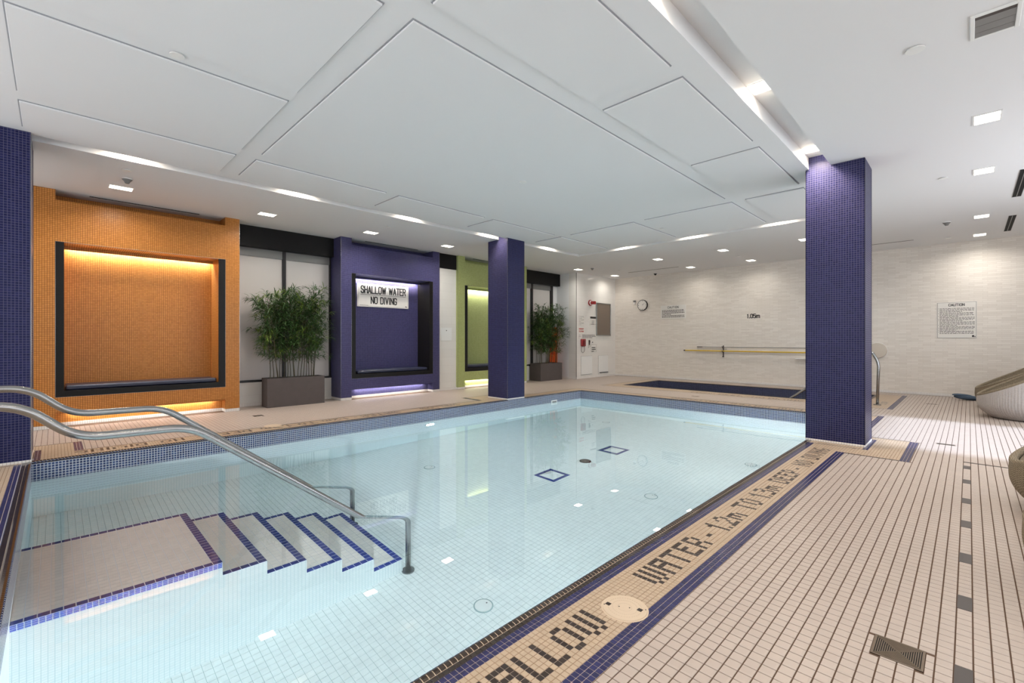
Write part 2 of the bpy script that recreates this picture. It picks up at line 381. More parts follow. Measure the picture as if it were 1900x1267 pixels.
# waterline letters in mosaic, 6 rows high
GL = {'A': ['XXXX','X..X','XXXX','X..X','X..X','X..X'], 'S': ['.XXX','X...','.XX.','...X','...X','XXX.'], 'H': ['X..X','X..X','XXXX','X..X','X..X','X..X'],
 'L': ['X..','X..','X..','X..','X..','XXX'], 'O': ['.XX.','X..X','X..X','X..X','X..X','.XX.'], 'W': ['X.X.X','X.X.X','X.X.X','X.X.X','X.X.X','.X.X.'],
 'T': ['XXXXX','..X..','..X..','..X..','..X..','..X..'], 'E': ['XXXX','X...','XXX.','X...','X...','XXXX'], 'R': ['XXX.','X..X','X..X','XXX.','X..X','X..X'],
 '-': ['..','..','..','XX','..','..'], '1': ['.X','XX','.X','.X','.X','.X'], '.': ['.','.','.','.','.','X'], '2': ['.XX.','X..X','...X','..X.','.X..','XXXX'],
 '3': ['XXX.','...X','.XX.','...X','...X','XXX.'], 'm': ['.....','.....','XXXX.','X.X.X','X.X.X','X...X'], 'D': ['XXX.','X..X','X..X','X..X','X..X','XXX.'],
 'P': ['XXX.','X..X','X..X','XXX.','X...','X...'], 'N': ['X..X','X..X','XX.X','X.XX','X..X','X..X'], 'I': ['X','X','X','X','X','X'],
 'V': ['X...X','X...X','X...X','X...X','.X.X.','..X..'], 'G': ['.XX.','X...','X...','X.XX','X..X','.XX.'], '0': ['.XX.','X..X','X..X','X..X','X..X','.XX.'],
 '5': ['XXXX','X...','XXX.','...X','...X','XXX.']}
def place_text(items, out):
    for s, c in items:
        for ch in s:
            g = GL[ch]
            for r_, row in enumerate(g):
                for k, q in enumerate(row):
                    if q == 'X': out.add((c+k, r_))
            c += len(g[0])+1
NEAR = set()
place_text([('SHALLOW', -50), ('WATER', 0), ('-', 29), ('1', 35), ('.', 38), ('2', 40), ('m', 45), ('TO', 54), ('1', 68), ('.', 71), ('3', 73), ('m', 78),
            ('DEEP', 88), ('-', 110), ('N', 117), ('O', 122), ('DIVING', 131)], NEAR)
MP, RP = .0258, .02667      # mosaic pitch along the text, across the rows
XT = 2.139                  # column 0 of the near text
END = set(); place_text([('SHALLOW', 0), ('WATER', 38), ('-', 67), ('NO', 73), ('DIVING', 85)], END)
SPA = set(); place_text([('1', 0), ('.', 3), ('0', 5), ('5', 10), ('m', 15), ('DEEP', 24), ('-', 46), ('NO', 50), ('DIVING', 62)], SPA)

B, W_, K = 'beige', 'blue', 'brown'
cols3 = [(-.67, -.17, 6.662, 7.245), (6.53, 7.03, 6.662, 7.245), (6.53, 7.03, .84, 1.42)]
def inr(x, y, r): return r[0] < x < r[1] and r[2] < y < r[3]
BORD = {B: [], W_: [], K: []}; LET = []
def blocked(x, y, ex=()):
    if any(inr(x, y, c) for c in cols3): return True
    return False
CW = .064                   # coping width
rules = [  # later wins
    ((-.75, 6.39, 1.303, 1.357), W_), ((7.12, 9.07, 1.303, 1.357), W_),
    ((-.75, 6.09, .957, 1.037), W_), ((7.286, 9.40, .957, 1.037), W_),
    ((6.065, 6.092, .504, .957), K), ((6.05, 7.286, .42, .504), W_), ((7.262, 7.288, .504, .957), K),
    ((6.388, 6.414, .787, 1.303), K), ((6.388, 7.12, .787, .840), W_), ((7.094, 7.12, .84, 1.303), K),
    ((9.35, 9.378, 1.03, 7.03), K),
    ((.222, 6.05, 6.99, 7.02), K), ((7.28, 9.378, 6.99, 7.02), K),
    ((6.05, 6.128, 6.99, 7.54), W_), ((7.204, 7.282, 6.99, 7.54), W_), ((6.05, 7.282, 7.515, 7.545), K),
    ((.145, .222, 7.0, 7.60), W_), ((-.75, .222, 7.575, 7.605), K),
    ((-.168, -.112, 6.72, 7.31), W_), ((-.75, -.112, 7.29, 7.32), K),
    ((-.284, -.230, 1.357, 6.62), W_), ((-.75, -.284, 6.59, 6.617), K),
    ((SX0-.53, SX0-.504, .95, 7.02), K), ((SX1+.26, SX1+.286, .95, 7.02), K), ((SX0-.53, SX1+.286, 6.99, 7.02), K),
    ((SX0-.53, SX1+.286, .953, 1.036), W_),
]
def colour(x, y):
    c = B
    for r_, q in rules:
        if r_[0] < x < r_[1] and r_[2] < y < r_[3]: c = q
    return c
G = .0013
BED = {B: MB(), 'x': MB()}
regions = [ # x0,x1,y0,y1 of mosaic zones, with hole tests
    (-.75, 9.378, .957, 1.357), (6.05, 7.288, .424, .957), (9.064, 9.378, 1.357, 6.72), (-.75, 9.378, 6.72, 7.02),
    (6.05, 7.282, 7.02, 7.55), (-.75, .222, 7.02, 7.61), (-.75, -.23, 1.357, 6.72),
    (SX0-.53, SX1+.286, .953, SY0-.05), (SX0-.53, SX1+.286, SY1+.05, 7.02), (SX0-.53, SX0-.05, SY0-.05, SY1+.05), (SX1+.05, SX1+.286, SY0-.05, SY1+.05)]
MH = (1.845, 1.115, .103)   # round lid set in the near band
MH2 = (2.20, 7.03, .11)
for ri, (x0, x1, y0, y1) in enumerate(regions):
    # grid anchored so the near text columns match
    nx0 = math.floor((x0-XT)/MP+.5); nx1 = math.floor((x1-XT)/MP+.5)
    ny = max(1, round((y1-y0)/RP)); py = (y1-y0)/ny
    for i in range(nx0, nx1):
        for j in range(ny):
            a, b = XT+i*MP, XT+(i+1)*MP; d = y1-j*py; c_ = d-py
            mx, my = (a+b)/2, (c_+d)/2
            if blocked(mx, my): continue
            if ri == 0 and math.hypot(mx-MH[0], my-MH[1]) < MH[2]-.016: continue
            if ri == 3 and math.hypot(mx-MH2[0], my-MH2[1]) < MH2[2]-.016: continue
            col = colour(mx, my)
            q = (a+G, b-G, c_+G, d-G)
            bq = [(a, c_, -.0018), (b, c_, -.0018), (b, d, -.0018), (a, d, -.0018)]
            if ri == 0 and 4 <= j <= 9 and (i, j-4) in NEAR and mx < 6.2: LET.append(q); BED['x'].add(bq, [(0, 1, 2, 3)]); continue
            if ri == 0 and 4 <= j <= 9 and 7.3 < mx < 9 and False: pass
            if ri == 3:                     # far side, read from beyond: mirrored both ways
                ic = 154-round((mx-.155)/MP); jr = round((my-6.795)/RP-.5)
                if 0 <= jr <= 5 and (ic, jr) in NEAR and mx < 5.6: LET.append(q); BED['x'].add(bq, [(0, 1, 2, 3)]); continue
            if ri == 2:
                ic = round((my-1.55)/RP-.5); jr = round((mx-9.125)/MP-.5)
                if 0 <= jr <= 5 and (ic, jr) in END: LET.append(q); BED['x'].add(bq, [(0, 1, 2, 3)]); continue
            if ri == 9:
                ic = round((my-1.7)/RP-.5); jr = 5-round((mx-(SX0-.42))/MP-.5)
                if 0 <= jr <= 5 and (109-ic, 5-jr) in SPA: LET.append(q); BED['x'].add(bq, [(0, 1, 2, 3)]); continue
            if ri == 7:
                ic = round((mx-11.1)/MP-.5); jr = 5-round((my-1.12)/RP-.5)
                if 0 <= jr <= 5 and 0 <= ic < 20 and (ic, jr) in SPA: LET.append(q); BED['x'].add(bq, [(0, 1, 2, 3)]); continue
            BORD[col].append(q); BED[B if col == B else 'x'].add(bq, [(0, 1, 2, 3)])
BED[B].build('tan_joints', mat('tan_joint', (138, 112, 88), .9), floor)['kind'] = 'stuff'
BED['x'].build('pale_joints', mat('pale_border_joint', (176, 160, 146), .9), floor)['kind'] = 'stuff'
tiles('beige_mosaic_tile', BORD[B], 0, T, M_beige, floor)
tiles('blue_border_tile', BORD[W_], 0, T, M_blue, floor)
tiles('brown_border_tile', BORD[K], 0, T, M_brown, floor)
tiles('letter_tile', LET, 0, T, M_brown, floor)

# deck tiles 51.6 mm
DP = .0516; OX, OY = 2.412, -.0115
drains = [(2.272, 2.427, .120, .276), (7.355, 7.43, .115, .271), (11.80, 11.87, .427, .58), (2.25, 2.39, 8.06, 8.20), (9.80, 9.87, 4.13, 4.28), (13.33, 13.4, 4.18, 4.33)]
darkp = []
for xt in (2.412, 3.087, 3.71, 4.36, 5.0, 5.66, 6.30):
    k = round((xt-OX)/DP); darkp.append((OX+(k-3)*DP, OX+k*DP, OY, OY+DP))
long_line = (6.44, 6.468, -.275, .04); short_line = (7.93, 7.958, -.62, -.43)
holes = [(-.76, 9.379, .956, 1.5), (PX0-.6, PX1+.378, 1.3, 7.021), (-.76, -.2, 1.3, 7.03), (6.049, 7.289, .42, .96), (6.049, 7.283, 7, 7.551), (-.76, .223, 7, 7.611),
         (SX0-.531, SX1+.287, .952, 7.021)] + drains + darkp + [long_line, short_line]
DECK = []
HA = np.array(holes)
xs = np.arange(math.floor((-.75-OX)/DP), math.ceil((XB-OX)/DP)); ys = np.arange(math.floor((-1.1-OY)/DP), math.ceil((9.5-OY)/DP))
GX, GY = np.meshgrid(xs, ys); GX = GX.ravel(); GY = GY.ravel()
ta = OX+GX*DP; tb = ta+DP; tc_ = OY+GY*DP; td = tc_+DP
keep = (tb < XB+.01) & (ta > -.76)
solid = [c for c in cols3] + [(11.44, 14, 8.62, 10), (-.25, 2.27, 8.93, 10), (4.06, 6.49, 8.93, 10), (7.03, 9.53, 8.93, 10), (6.4, 7.1, 9.0, 10)]
def clip_edges(a, b, c, d, h):
    """shrink a tile against a hole's straight edge; returns None when mostly covered"""
    ox = min(b, h[1])-max(a, h[0]); oy = min(d, h[3])-max(c, h[2])
    if ox <= 0.0005 or oy <= 0.0005: return (a, b, c, d)
    if ox >= (b-a)-.001 and oy >= (d-c)-.001: return None
    if ox/(b-a) > oy/(d-c):   # covered across x: trim y
        if c < h[2]: d = h[2]
        elif d > h[3]: c = h[3]
        else: return None
    else:
        if a < h[0]: b = h[0]
        elif b > h[1]: a = h[1]
        else: return None
    return (a, b, c, d) if (b-a) > .006 and (d-c) > .006 else None
# vectorised pre-test: which tiles touch any hole
touch = np.zeros(len(ta), bool)
for h in holes+solid: touch |= (ta < h[1]) & (tb > h[0]) & (tc_ < h[3]) & (td > h[2])
q = keep & ~touch
free = np.stack([ta[q]+.0018, tb[q]-.0018, tc_[q]+.0024, td[q]-.0024], 1).tolist()
for i in np.nonzero(keep & touch)[0]:
    r_ = (ta[i], tb[i], tc_[i], td[i])
    for h in holes+solid:
        if r_ is None: break
        r_ = clip_edges(*r_, h)
    if r_ is not None and r_[1]-r_[0] > .008 and r_[3]-r_[2] > .008: free.append([r_[0]+.0018, r_[1]-.0018, r_[2]+.0024, r_[3]-.0024])
tiles('deck_tile', free, 0, T, M_deck, floor)
mb = MB()
for a in darkp: mb = MB().box(a[0]+.001, a[1]-.001, a[2]+.001, a[3]-.001, -T, .0002); mb.build('dark_marker_tile', M_darkpiece, floor)
for a in (long_line, short_line): MB().box(*a, -T, .0002).build('dark_line_tile', M_darkpiece, floor)
mb = MB()
for c in cells(XF, XB, YR, YL, [(-.76, XB, -1.1, 9.6)]): 
    mb.box(*c, -T, 0)
mb.build('deck_edge', T_deckflat, floor)

# ------------------------------------------------------------------ pool basin
mb = MB()
o_ = pool_out
def ring(mb, o, i, z0, z1, mi):
    mb.box(o[0], o[1], o[2], i[2], z0, z1, mi); mb.box(o[0], o[1], i[3], o[3], z0, z1, mi)
    mb.box(o[0], i[0], i[2], i[3], z0, z1, mi); mb.box(i[1], o[1], i[2], i[3], z0, z1, mi)
pin = (PX0, PX1, PY0, PY1)
ring(mb, o_, pin, -.2358, -T, 0); ring(mb, o_, pin, PF-.05, -.2358, 1)
mb.box(o_[0], o_[1], o_[2], o_[3], PF-.2, PF-T, 2)
basin = tag(mb.build('pool_basin', [T_band, T_pool, M_poolg]), kind='structure')
fl = []
nx = round((PX1-PX0)/DP); ny = round((PY1-PY0)/DP); px = (PX1-PX0)/nx; py = (PY1-PY0)/ny
dr = [(4.55, 4.90, 3.79, 4.14), (6.09, 6.44, 3.80, 4.15)]; stair = (PX0, 2.13, 3.47, 4.65)
for i in range(nx):
    for j in range(ny):
        a, b, c, d = PX0+i*px, PX0+(i+1)*px, PY0+j*py, PY0+(j+1)*py; mx, my = (a+b)/2, (c+d)/2
        if inr(mx, my, stair) or any(inr(mx, my, h) for h in dr): continue
        fl.append((a+.001, b-.001, c+.001, d-.001))
tiles('pool_floor_tile', fl, PF, T, M_poolt, basin)

# coping: a rounded brown nosing tile and a small square one, all round
def nosing_mesh(p, gap=.0019):
    mb = MB(); a, b = -p/2+gap, p/2-gap; prof = [(0, -.022), (-.001, -.010), (.006, .001), (.016, .005), (.030, .003), (.0375, 0), (.0375, -.02)]
    n = len(prof); vs = [(a, y, z) for y, z in prof]+[(b, y, z) for y, z in prof]
    fs = [(k, k+1, n+k+1, n+k) for k in range(n-1)]+[tuple(range(n))[::-1], tuple(range(n, 2*n))]
    mb.add(vs, fs); return mb
def coping(parent, rect, w_skip, pitch=.0262, single=300, m=M_coping):
    x0, x1, y0, y1 = rect
    small = []; items = []
    for side in range(4):
        L_ = (x1-x0) if side < 2 else (y1-y0); n = round(L_/pitch); p = L_/n
        for k in range(n):
            t = (k+.5)*p
            if side == 0: c = (x0+t, y0); rot = math.pi; s_ = (x0+t-p/2, x0+t+p/2, y0-.064, y0-.0385)
            elif side == 1: c = (x0+t, y1); rot = 0; s_ = (x0+t-p/2, x0+t+p/2, y1+.0385, y1+.064)
            elif side == 2: c = (x0, y0+t); rot = math.pi/2; s_ = (x0-.064, x0-.0385, y0+t-p/2, y0+t+p/2)
            else: c = (x1, y0+t); rot = -math.pi/2; s_ = (x1+.0385, x1+.064, y0+t-p/2, y0+t+p/2)
            if any(h[0]-.002 < c[0] < h[1]+.002 and h[2]-.05 < c[1] < h[3]+.05 for h in w_skip): continue
            items.append((c, rot)); small.append((s_[0]+.001, s_[1]-.001, s_[2]+.001, s_[3]-.001))
    base = nosing_mesh(pitch); me = bpy.data.meshes.new('nosing'); me.from_pydata(base.v, [], base.f); me.materials.append(m); finish(me)
    def key(it):
        x, y = it[0]; d = (x+y)*.7071; u = 950+848*((x-y)*.7071)/max(d, .01); v = 630+848*1.23/max(d, .01)
        return d if d > .1 and -5 < u < 1900 and v < 1270 else 1e9
    items.sort(key=key)
    for (c, rot) in items[:single]:
        o = bpy.data.objects.new('coping_tile', me); COL.objects.link(o); o.parent = parent; o.location = (c[0], c[1], 0); o.rotation_euler = (0, 0, rot)
    under = nosing_mesh(pitch, 0); mu = MB()
    for (c, rot) in items:
        cs, sn = math.cos(rot), math.sin(rot)
        mu.add([(c[0]+x*cs-(y+.0012)*sn, c[1]+x*sn+(y+.0012)*cs, z-.0012) for x, y, z in under.v], under.f)
    mu.build('coping_joints', M_joint, parent)['kind'] = 'stuff'
    mb = MB()
    for (c, rot) in items[single:]:
        cs, sn = math.cos(rot), math.sin(rot)
        mb.add([(c[0]+x*cs-y*sn, c[1]+x*sn+y*cs, z) for x, y, z in base.v], base.f)
    if mb.v: mb.build('coping_tiles', m, parent)['kind'] = 'stuff'
    tiles('small_coping_tile', small, 0, T, m, parent)
coping(basin, pin, cols3)

# ------------------------------------------------------------------ spa basin
mb = MB(); sin_ = (SX0, SX1, SY0, SY1)
ring(mb, spa_out, sin_, -1.3, -T, 0); mb.box(*spa_out, -1.35, -1.25, 0)
mb.box(SX0, SX0+.45, SY0, SY1, -1.25, -.65, 0)
spa = tag(mb.build('spa_basin', T_spa), kind='structure')
coping(spa, sin_, [], single=0, m=M_brown)

# ------------------------------------------------------------------ pool steps
st = thing('pool_steps', 'submerged white tiled pool steps with landing and dark blue edge tiles', 'steps', (0, 0, 0))
SYA, SYB = 3.47, 4.65
edges = [(PX0-.003, .78, -.30)]+[(.78+.27*k, 1.05+.27*k, -.50-.20*k) for k in range(5)]
mb = MB()
for a, b, z in edges: mb.box(a, b, SYA, SYB, PF-.01, z-T)
mb.build('body', T_pool, st)
mb = MB()
for a, b, z in edges: mb.box(a+.001, b-.001, SYA+.002, SYB-.002, z-T, z-T+.0008)
mb.build('joint_bed', M_stepj, st)
bt = []; wt = []
TS = .0508
white = {}; blue = {}
for a, b, z in edges:
    W2 = []; B2 = []
    land = a < 0; x0 = PX0 if land else a
    xe = b-TS                       # nosing column
    n = 23; py = (SYB-SYA)/n
    for j in range(n): B2.append((xe+.0018, b, SYA+j*py+.0026, SYA+(j+1)*py-.0026))
    nside = round((xe-x0)/TS); px = (xe-x0)/nside
    for k in range(nside):
        B2.append((x0+k*px+.0022, x0+(k+1)*px-.0022, SYA, SYA+.046)); B2.append((x0+k*px+.0022, x0+(k+1)*px-.0022, SYB-.046, SYB))
        m_ = 22; pyy = (SYB-SYA-.098)/m_
        for j in range(m_): W2.append((x0+k*px+.0014, x0+(k+1)*px-.0014, SYA+.049+j*pyy+.0014, SYA+.049+(j+1)*pyy-.0014))
    tiles('step_tile', W2, z, T, M_stept, st, single=60)
    tiles('edge_tile', B2, z, T, M_steb, st, single=46)
# three rows of small blue tiles under the landing edge
mb0 = MB(); mb0.bbox(-.0112, .0112, -.0035, .0, -.0098, .0098, .001)
bm_ = bpy.data.meshes.new('band_tile'); bm_.from_pydata(mb0.v, [], mb0.f); bm_.materials.append(M_steb); finish(bm_)
for k in range(36):
    for j in range(3):
        o = link('band_tile', bm_, st, (PX0+.0135+k*.0262, SYA, -.318-j*.0262))

# water
def water(name, label, r, zb, absorb, density, ext=.004):
    mb = MB(); mb.box(r[0]-ext, r[1]+ext, r[2]-ext, r[3]+ext, zb, WZ)
    m = bpy.data.materials.new(name+'_water'); m.use_nodes = True; nt = m.node_tree; nt.nodes.remove(nt.nodes['Principled BSDF'])
    out = nt.nodes['Material Output']; g = nt.nodes.new('ShaderNodeBsdfGlass'); g.inputs['IOR'].default_value = 1.333; g.inputs['Roughness'].default_value = 0
    nt.links.new(g.outputs[0], out.inputs['Surface'])
    va = nt.nodes.new('ShaderNodeVolumeAbsorption'); va.inputs['Color'].default_value = (*absorb, 1); va.inputs['Density'].default_value = density
    nt.links.new(va.outputs[0], out.inputs['Volume'])
    n = nt.nodes.new('ShaderNodeTexNoise'); n.inputs['Scale'].default_value = 1.6; n.inputs['Detail'].default_value = 2
    tc = nt.nodes.new('ShaderNodeTexCoord'); nt.links.new(tc.outputs['Object'], n.inputs['Vector'])
    bp = nt.nodes.new('ShaderNodeBump'); bp.inputs['Strength'].default_value = .06; bp.inputs['Distance'].default_value = .01
    nt.links.new(n.outputs['Fac'], bp.inputs['Height']); nt.links.new(bp.outputs[0], g.inputs['Normal'])
    return tag(mb.build(name, m), label, 'water')
water('pool_water', 'still clear turquoise water filling the large pool', pin, PF-.008, (.28, .84, .95), .08)
water('spa_water', 'dark still water in the narrow navy tiled spa by the back wall', sin_, -1.255, (.35, .75, .85), .25)

# ------------------------------------------------------------------ ceiling with cove and raised panels
co = (-.72, 9.27, 1.165, 6.92); ci = (-.50, 9.08, 1.388, 6.73)
mb = MB()
ringh = [(co[0], co[1], co[2], ci[2]), (co[0], co[1], ci[3], co[3]), (co[0], ci[0], ci[2], ci[3]), (ci[1], co[1], ci[2], ci[3])]
for c in cells(XF, XB+.2, YR, YL, ringh): mb.box(*c, CZ, 3.6)
for h in ringh: mb.box(*h, 3.455, 3.6)
ceil = tag(mb.build('ceiling', M_ceil), kind='structure')
cx = [(-.22, 1.43), (1.645, 3.30), (3.51, 5.15), (5.365, 7.0), (7.23, 8.87)]
pan = [(a, b, 1.605, 2.335) for a, b in cx]+[(a, b, 5.82, 6.505) for a, b in cx]+[(-.22, 1.43, 2.56, 3.98), (-.22, 1.43, 4.19, 5.60), (1.645, 6.98, 2.55, 5.60), (7.23, 8.87, 2.54, 3.97), (7.23, 8.87, 4.2, 5.575)]
M_edge_shade = mat('edge_shade_grey', (150, 152, 156), .8)  # grey strip round each ceiling panel, painted shade for its dark edge line
for p in pan:
    MB().bbox(p[0], p[1], p[2], p[3], CZ-.018, CZ+.004, .002).build('ceiling_panel', M_ceil, ceil)
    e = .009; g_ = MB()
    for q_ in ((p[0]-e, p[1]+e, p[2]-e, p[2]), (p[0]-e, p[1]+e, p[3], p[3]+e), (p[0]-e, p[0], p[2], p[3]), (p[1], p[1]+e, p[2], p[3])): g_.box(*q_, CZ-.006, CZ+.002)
    g_.build('panel_edge_shade', M_edge_shade, ceil)

# ------------------------------------------------------------------ walls
tag(MB().box(XB, XB+.2, YR, 8.9, 0, CZ).build('wall_back', T_wall), kind='structure')
mb = MB(); mb.box(XF, 11.6, 9.5, YL, 0, CZ)
wl = tag(mb.build('wall_left', M_white), kind='structure')
def wpart(name, m, *b): return MB().box(*b).build(name, m, wl)
wpart('low_wall', T_wpan, 2.262, 4.065, 9.38, 9.5, 0, .44); wpart('low_wall', T_wpan, 9.525, 11.44, 9.38, 9.5, 0, .44)
wpart('infill_wall', T_wpan, 6.48, 7.04, 9.0, 9.5, 0, CZ)
wpart('jamb_wall', M_white, 11.44, 11.60, 8.90, 9.5, 0, CZ)
wpart('end_wall', T_wpan, 11.44, XB, 8.62, 8.9, 0, CZ)
wpart('corner_bead', M_black, 11.436, 11.446, 8.612, 8.622, 0, CZ)
tag(MB().box(XF-.2, XF, YR, YL, 0, CZ).build('wall_front', M_white), kind='structure')
mb = MB(); wo = (6.80, 9.45)
mb.box(XF, wo[0], YR-.2, YR, 0, CZ); mb.box(wo[1], XB+.2, YR-.2, YR, 0, CZ); mb.box(wo[0], wo[1], YR-.2, YR, 3.02, CZ)
tag(mb.build('wall_right', M_white), kind='structure')
tag(MB().box(XB-.012, XB, YR, 8.62, 0, .06).build('baseboard_back', T_base), kind='structure')
mb = MB(); mb.box(11.44, XB, 8.608, 8.62, 0, .06); mb.box(2.262, 4.065, 9.368, 9.38, 0, .06); mb.box(6.48, 7.04, 8.988, 9.0, 0, .06); mb.box(9.525, 11.44, 9.368, 9.38, 0, .06); mb.box(11.428, 11.44, 8.62, 9.37, 0, .06)
tag(mb.build('baseboard_left', T_base), kind='structure')

# windows between the alcoves: black header box, dark frame, mullion, roller shades
def window(name, x0, x1, mull, hx1, shades):
    wd = bpy.data.objects.new(name, None); COL.objects.link(wd); wd['kind'] = 'structure'
    MB().bbox(x0+.001, hx1-.001, 9.26, 9.5, 2.93, CZ-.001, .002).build('header_box', M_black, wd)
    MB().bbox(x0+.001, x1, 9.36, 9.5, .442, .475, .003).build('sill', M_frame, wd)
    MB().box(x0+.001, x1, 9.46, 9.5, .475, 2.93).build('pane', mat_glass, wd)
    for a, b in mull: MB().bbox(a, b, 9.385, 9.47, .475, 2.93, .004).build('mullion', M_frame, wd)
    for a, b in shades:
        s_ = MB().box(a, b, 9.43, 9.436, .478, 2.83).build('roller_shade', M_shade, wd)
        MB().box(a, b, 9.40, 9.45, 2.78, 2.93).build('shade_cassette', M_clear, s_)
mat_glass = mat('dark_glass', (40, 44, 46), .05)
window('window_1', 2.262, 4.065, [(2.264, 2.29), (3.115, 3.175), (4.03, 4.064)], 4.065, [(2.29, 3.115), (3.175, 4.03)])
window('window_2', 9.53, 11.44, [(9.532, 9.56), (10.22, 10.30), (11.13, 11.24)], 11.44, [(9.56, 10.22), (10.30, 11.13)])
MB().bbox(6.481, 7.039, 8.985, 9.05, 2.955, CZ-.001, .002).build('black_header', M_black, wl)
MB().box(11.24, 11.44, 9.40, 9.49, 0, 2.93).build('pale_jamb_panel', M_white, wl)
# access panel on the white infill
MB().bbox(6.575, 6.90, 8.992, 9.001, 1.205, 1.52, .002).build('access_panel', M_trimw, wl)
MB().cyl((6.735, 8.985, 1.45), .012, .012, 10, 'y').build('access_lock', M_ink2, wl)
for z in (.9, .62): pass

# ------------------------------------------------------------------ columns
for lab, c in zip(['navy mosaic square column at the left edge of the picture', 'navy mosaic square column between pool and green alcove', 'navy mosaic square column on the near pool corner at right'], cols3):
    t = thing('column', lab, 'column', (0, 0, 0), 'square navy mosaic columns')
    MB().box(c[0], c[1], c[2], c[3], .022, 3.455).build('shaft', T_blue, t)
    MB().bbox(c[0]-.004, c[1]+.004, (c[2]-.004), c[3]+.004, -T, .024, .003).build('base_tile', T_base, t)
    mb = MB()
    for x in (c[0], c[1]):
        for y in (c[2], c[3]): mb.box(x-.0025, x+.0025, y-.0025, y+.0025, .024, 3.3)
    mb.build('corner_trim', M_black if c[2] < 2 else M_steel, t)

# ------------------------------------------------------------------ seating alcoves
def alcove(x0, wd_, f0, f1, m, label, ledc, wt_, led_e, gap=0.0, cl=.02):
    t = thing('seating_alcove', label, 'alcove', (0, 0, 0), 'tiled seating alcoves')
    x1 = x0+wd_; a, b = x0+f0, x0+f1; Y0, Y1 = 8.93, 9.5; fr = .085; YB = 9.42; zt = 2.59
    mb = MB()
    mb.box(x0, a, Y0, Y1, .05, CZ-.001); mb.box(b, x1, Y0, Y1, .05, CZ-.001)      # posts
    mb.box(a, b, Y0, Y1, zt, 3.165); mb.box(a, b, 9.31, Y1, 3.165, CZ-.001)     # lintel and the recess above it
    mb.box(a, b, YB, Y1, .05, zt)                                               # back
    mb.box(a, b, Y0, YB, .215, .43)                                             # apron under the bench
    mb.box(a, b, 9.14, YB, .05, .215)                                           # toe recess back
    mb.build('body', m, t)
    mb = MB(); mb.box(x0+.002, a, Y0+.002, Y1, 0, .05); mb.box(b, x1-.002, Y0+.002, Y1, 0, .05); mb.box(a, b, 9.128, 9.14, 0, .05)
    mb.build('white_base', T_base, t)
    mb = MB(); e = .004
    mb.box(a, a+fr, Y0-e, Y0+.03, .43, zt); mb.box(b-fr-.01, b, Y0-e, Y0+.03, .43, zt); mb.box(a+fr, b-fr-.01, Y0-e, YB, .43, .515)
    mb.build('granite_frame', M_granite, t)
    mb = MB()
    mb.box(a, a+fr, Y0+.03, YB, .43, zt-.001); mb.box(b-fr-.01, b, Y0+.03, YB, .43, zt-.001)
    mb.build('side_lining', m if x0 < 1 else M_granite, t)
    mb = MB()
    for xx in (x0, x1): mb.box(xx-.002, xx+.002, Y0-.002, Y0+.002, .05, CZ-.002)
    mb.box(a-.003, a+.003, Y0-.003, Y0+.003, .43, zt); mb.box(b-.003, b+.003, Y0-.003, Y0+.003, .43, zt); mb.box(a, b, Y0-.003, Y0+.003, zt-.003, zt+.003)
    mb.box(a, b, Y0-.003, Y0+.003, .427, .433)
    mb.build('edge_trim', M_steel, t)
    cu = MB(); cu.bbox(a+fr+.01+gap, b-fr-.03, 8.975, YB-.004, .516, .585, .018); cu.build('seat_cushion', M_cush, t)
    MB().box(a+fr, b-fr-.01, 9.335, 9.345, zt-.045, zt).build('light_lip', m, t)
    s_ = MB().bbox(a+fr+.02, b-fr-.03, 9.352, 9.392, zt-.012, zt-.001, .002).build('led_strip', M_strip, t)
    area('alcove_light', ((a+b)/2, 9.372, zt-.016), (0, .12, -1), b-a-.25, .02, led_e, ledc, t)
    MB().box(a, b, 9.035, 9.042, .190, .215).build('toe_lip', m, t)
    MB().bbox(a+.1, b-.1, 9.05, 9.08, .205, .2145, .002).build('toe_light', M_strip, t)
    area('toe_light', ((a+b)/2, 9.09, .202), (0, .3, -1), b-a-.3, .02, led_e*.3, ledc, t)
    MB().bbox(a+.35, b-.35, 9.02, 9.05, CZ-.004, CZ, .001).build('air_slot', M_dark, t)
    return t
alcove(-.22, 2.48, .225, 2.265, T_yel, 'amber mosaic seating alcove with black frame and dark bench cushion', (.92, .97, 1), 20, 20)
bt_ = alcove(4.065, 2.42, .228, 2.228, T_blue2, 'navy mosaic seating alcove with lit niche behind the shallow water sign', (1, .95, .92), 16, 24, gap=.06)
alcove(7.04, 2.48, .222, 2.262, T_green, 'green mosaic seating alcove partly hidden by a navy column', (.96, .97, 1), 16, 20)

# big warning sign in the navy alcove
t = thing('warning_sign', 'white sign reading SHALLOW WATER NO DIVING in the navy alcove', 'sign', (0, 0, 0))
Y = 9.40; sx0, sx1, sz0, sz1 = 4.645, 5.925, 1.955, 2.465
MB().bbox(sx0, sx1, Y-.006, Y+.018, sz0, sz1, .002).build('plate', M_sign, t)
RX = (1, 0, 0); UZ = (0, 0, 1); yt = Y-.0065
block('SHALLOW WATER', 1.13, .172, .024, M_ink, t, ((sx0+sx1)/2, yt+.0004, 2.248), RX)
block('NO DIVING', .66, .165, .024, M_ink, t, ((sx0+sx1)/2, yt+.0004, 2.025), RX)
mb = MB(); mb.box(sx0+.07, sx1-.07, yt-.001, Y, 2.222, 2.230)
f = .018
for b in ((sx0+f, sx1-f, sz0+f, sz0+f+.003), (sx0+f, sx1-f, sz1-f-.003, sz1-f), (sx0+f, sx0+f+.003, sz0+f, sz1-f), (sx1-f-.003, sx1-f, sz0+f, sz1-f)): mb.box(b[0], b[1], yt-.0005, Y, b[2], b[3])
mb.build('printed_lines', M_ink2, t)
mb = MB(); x = sx0+.05
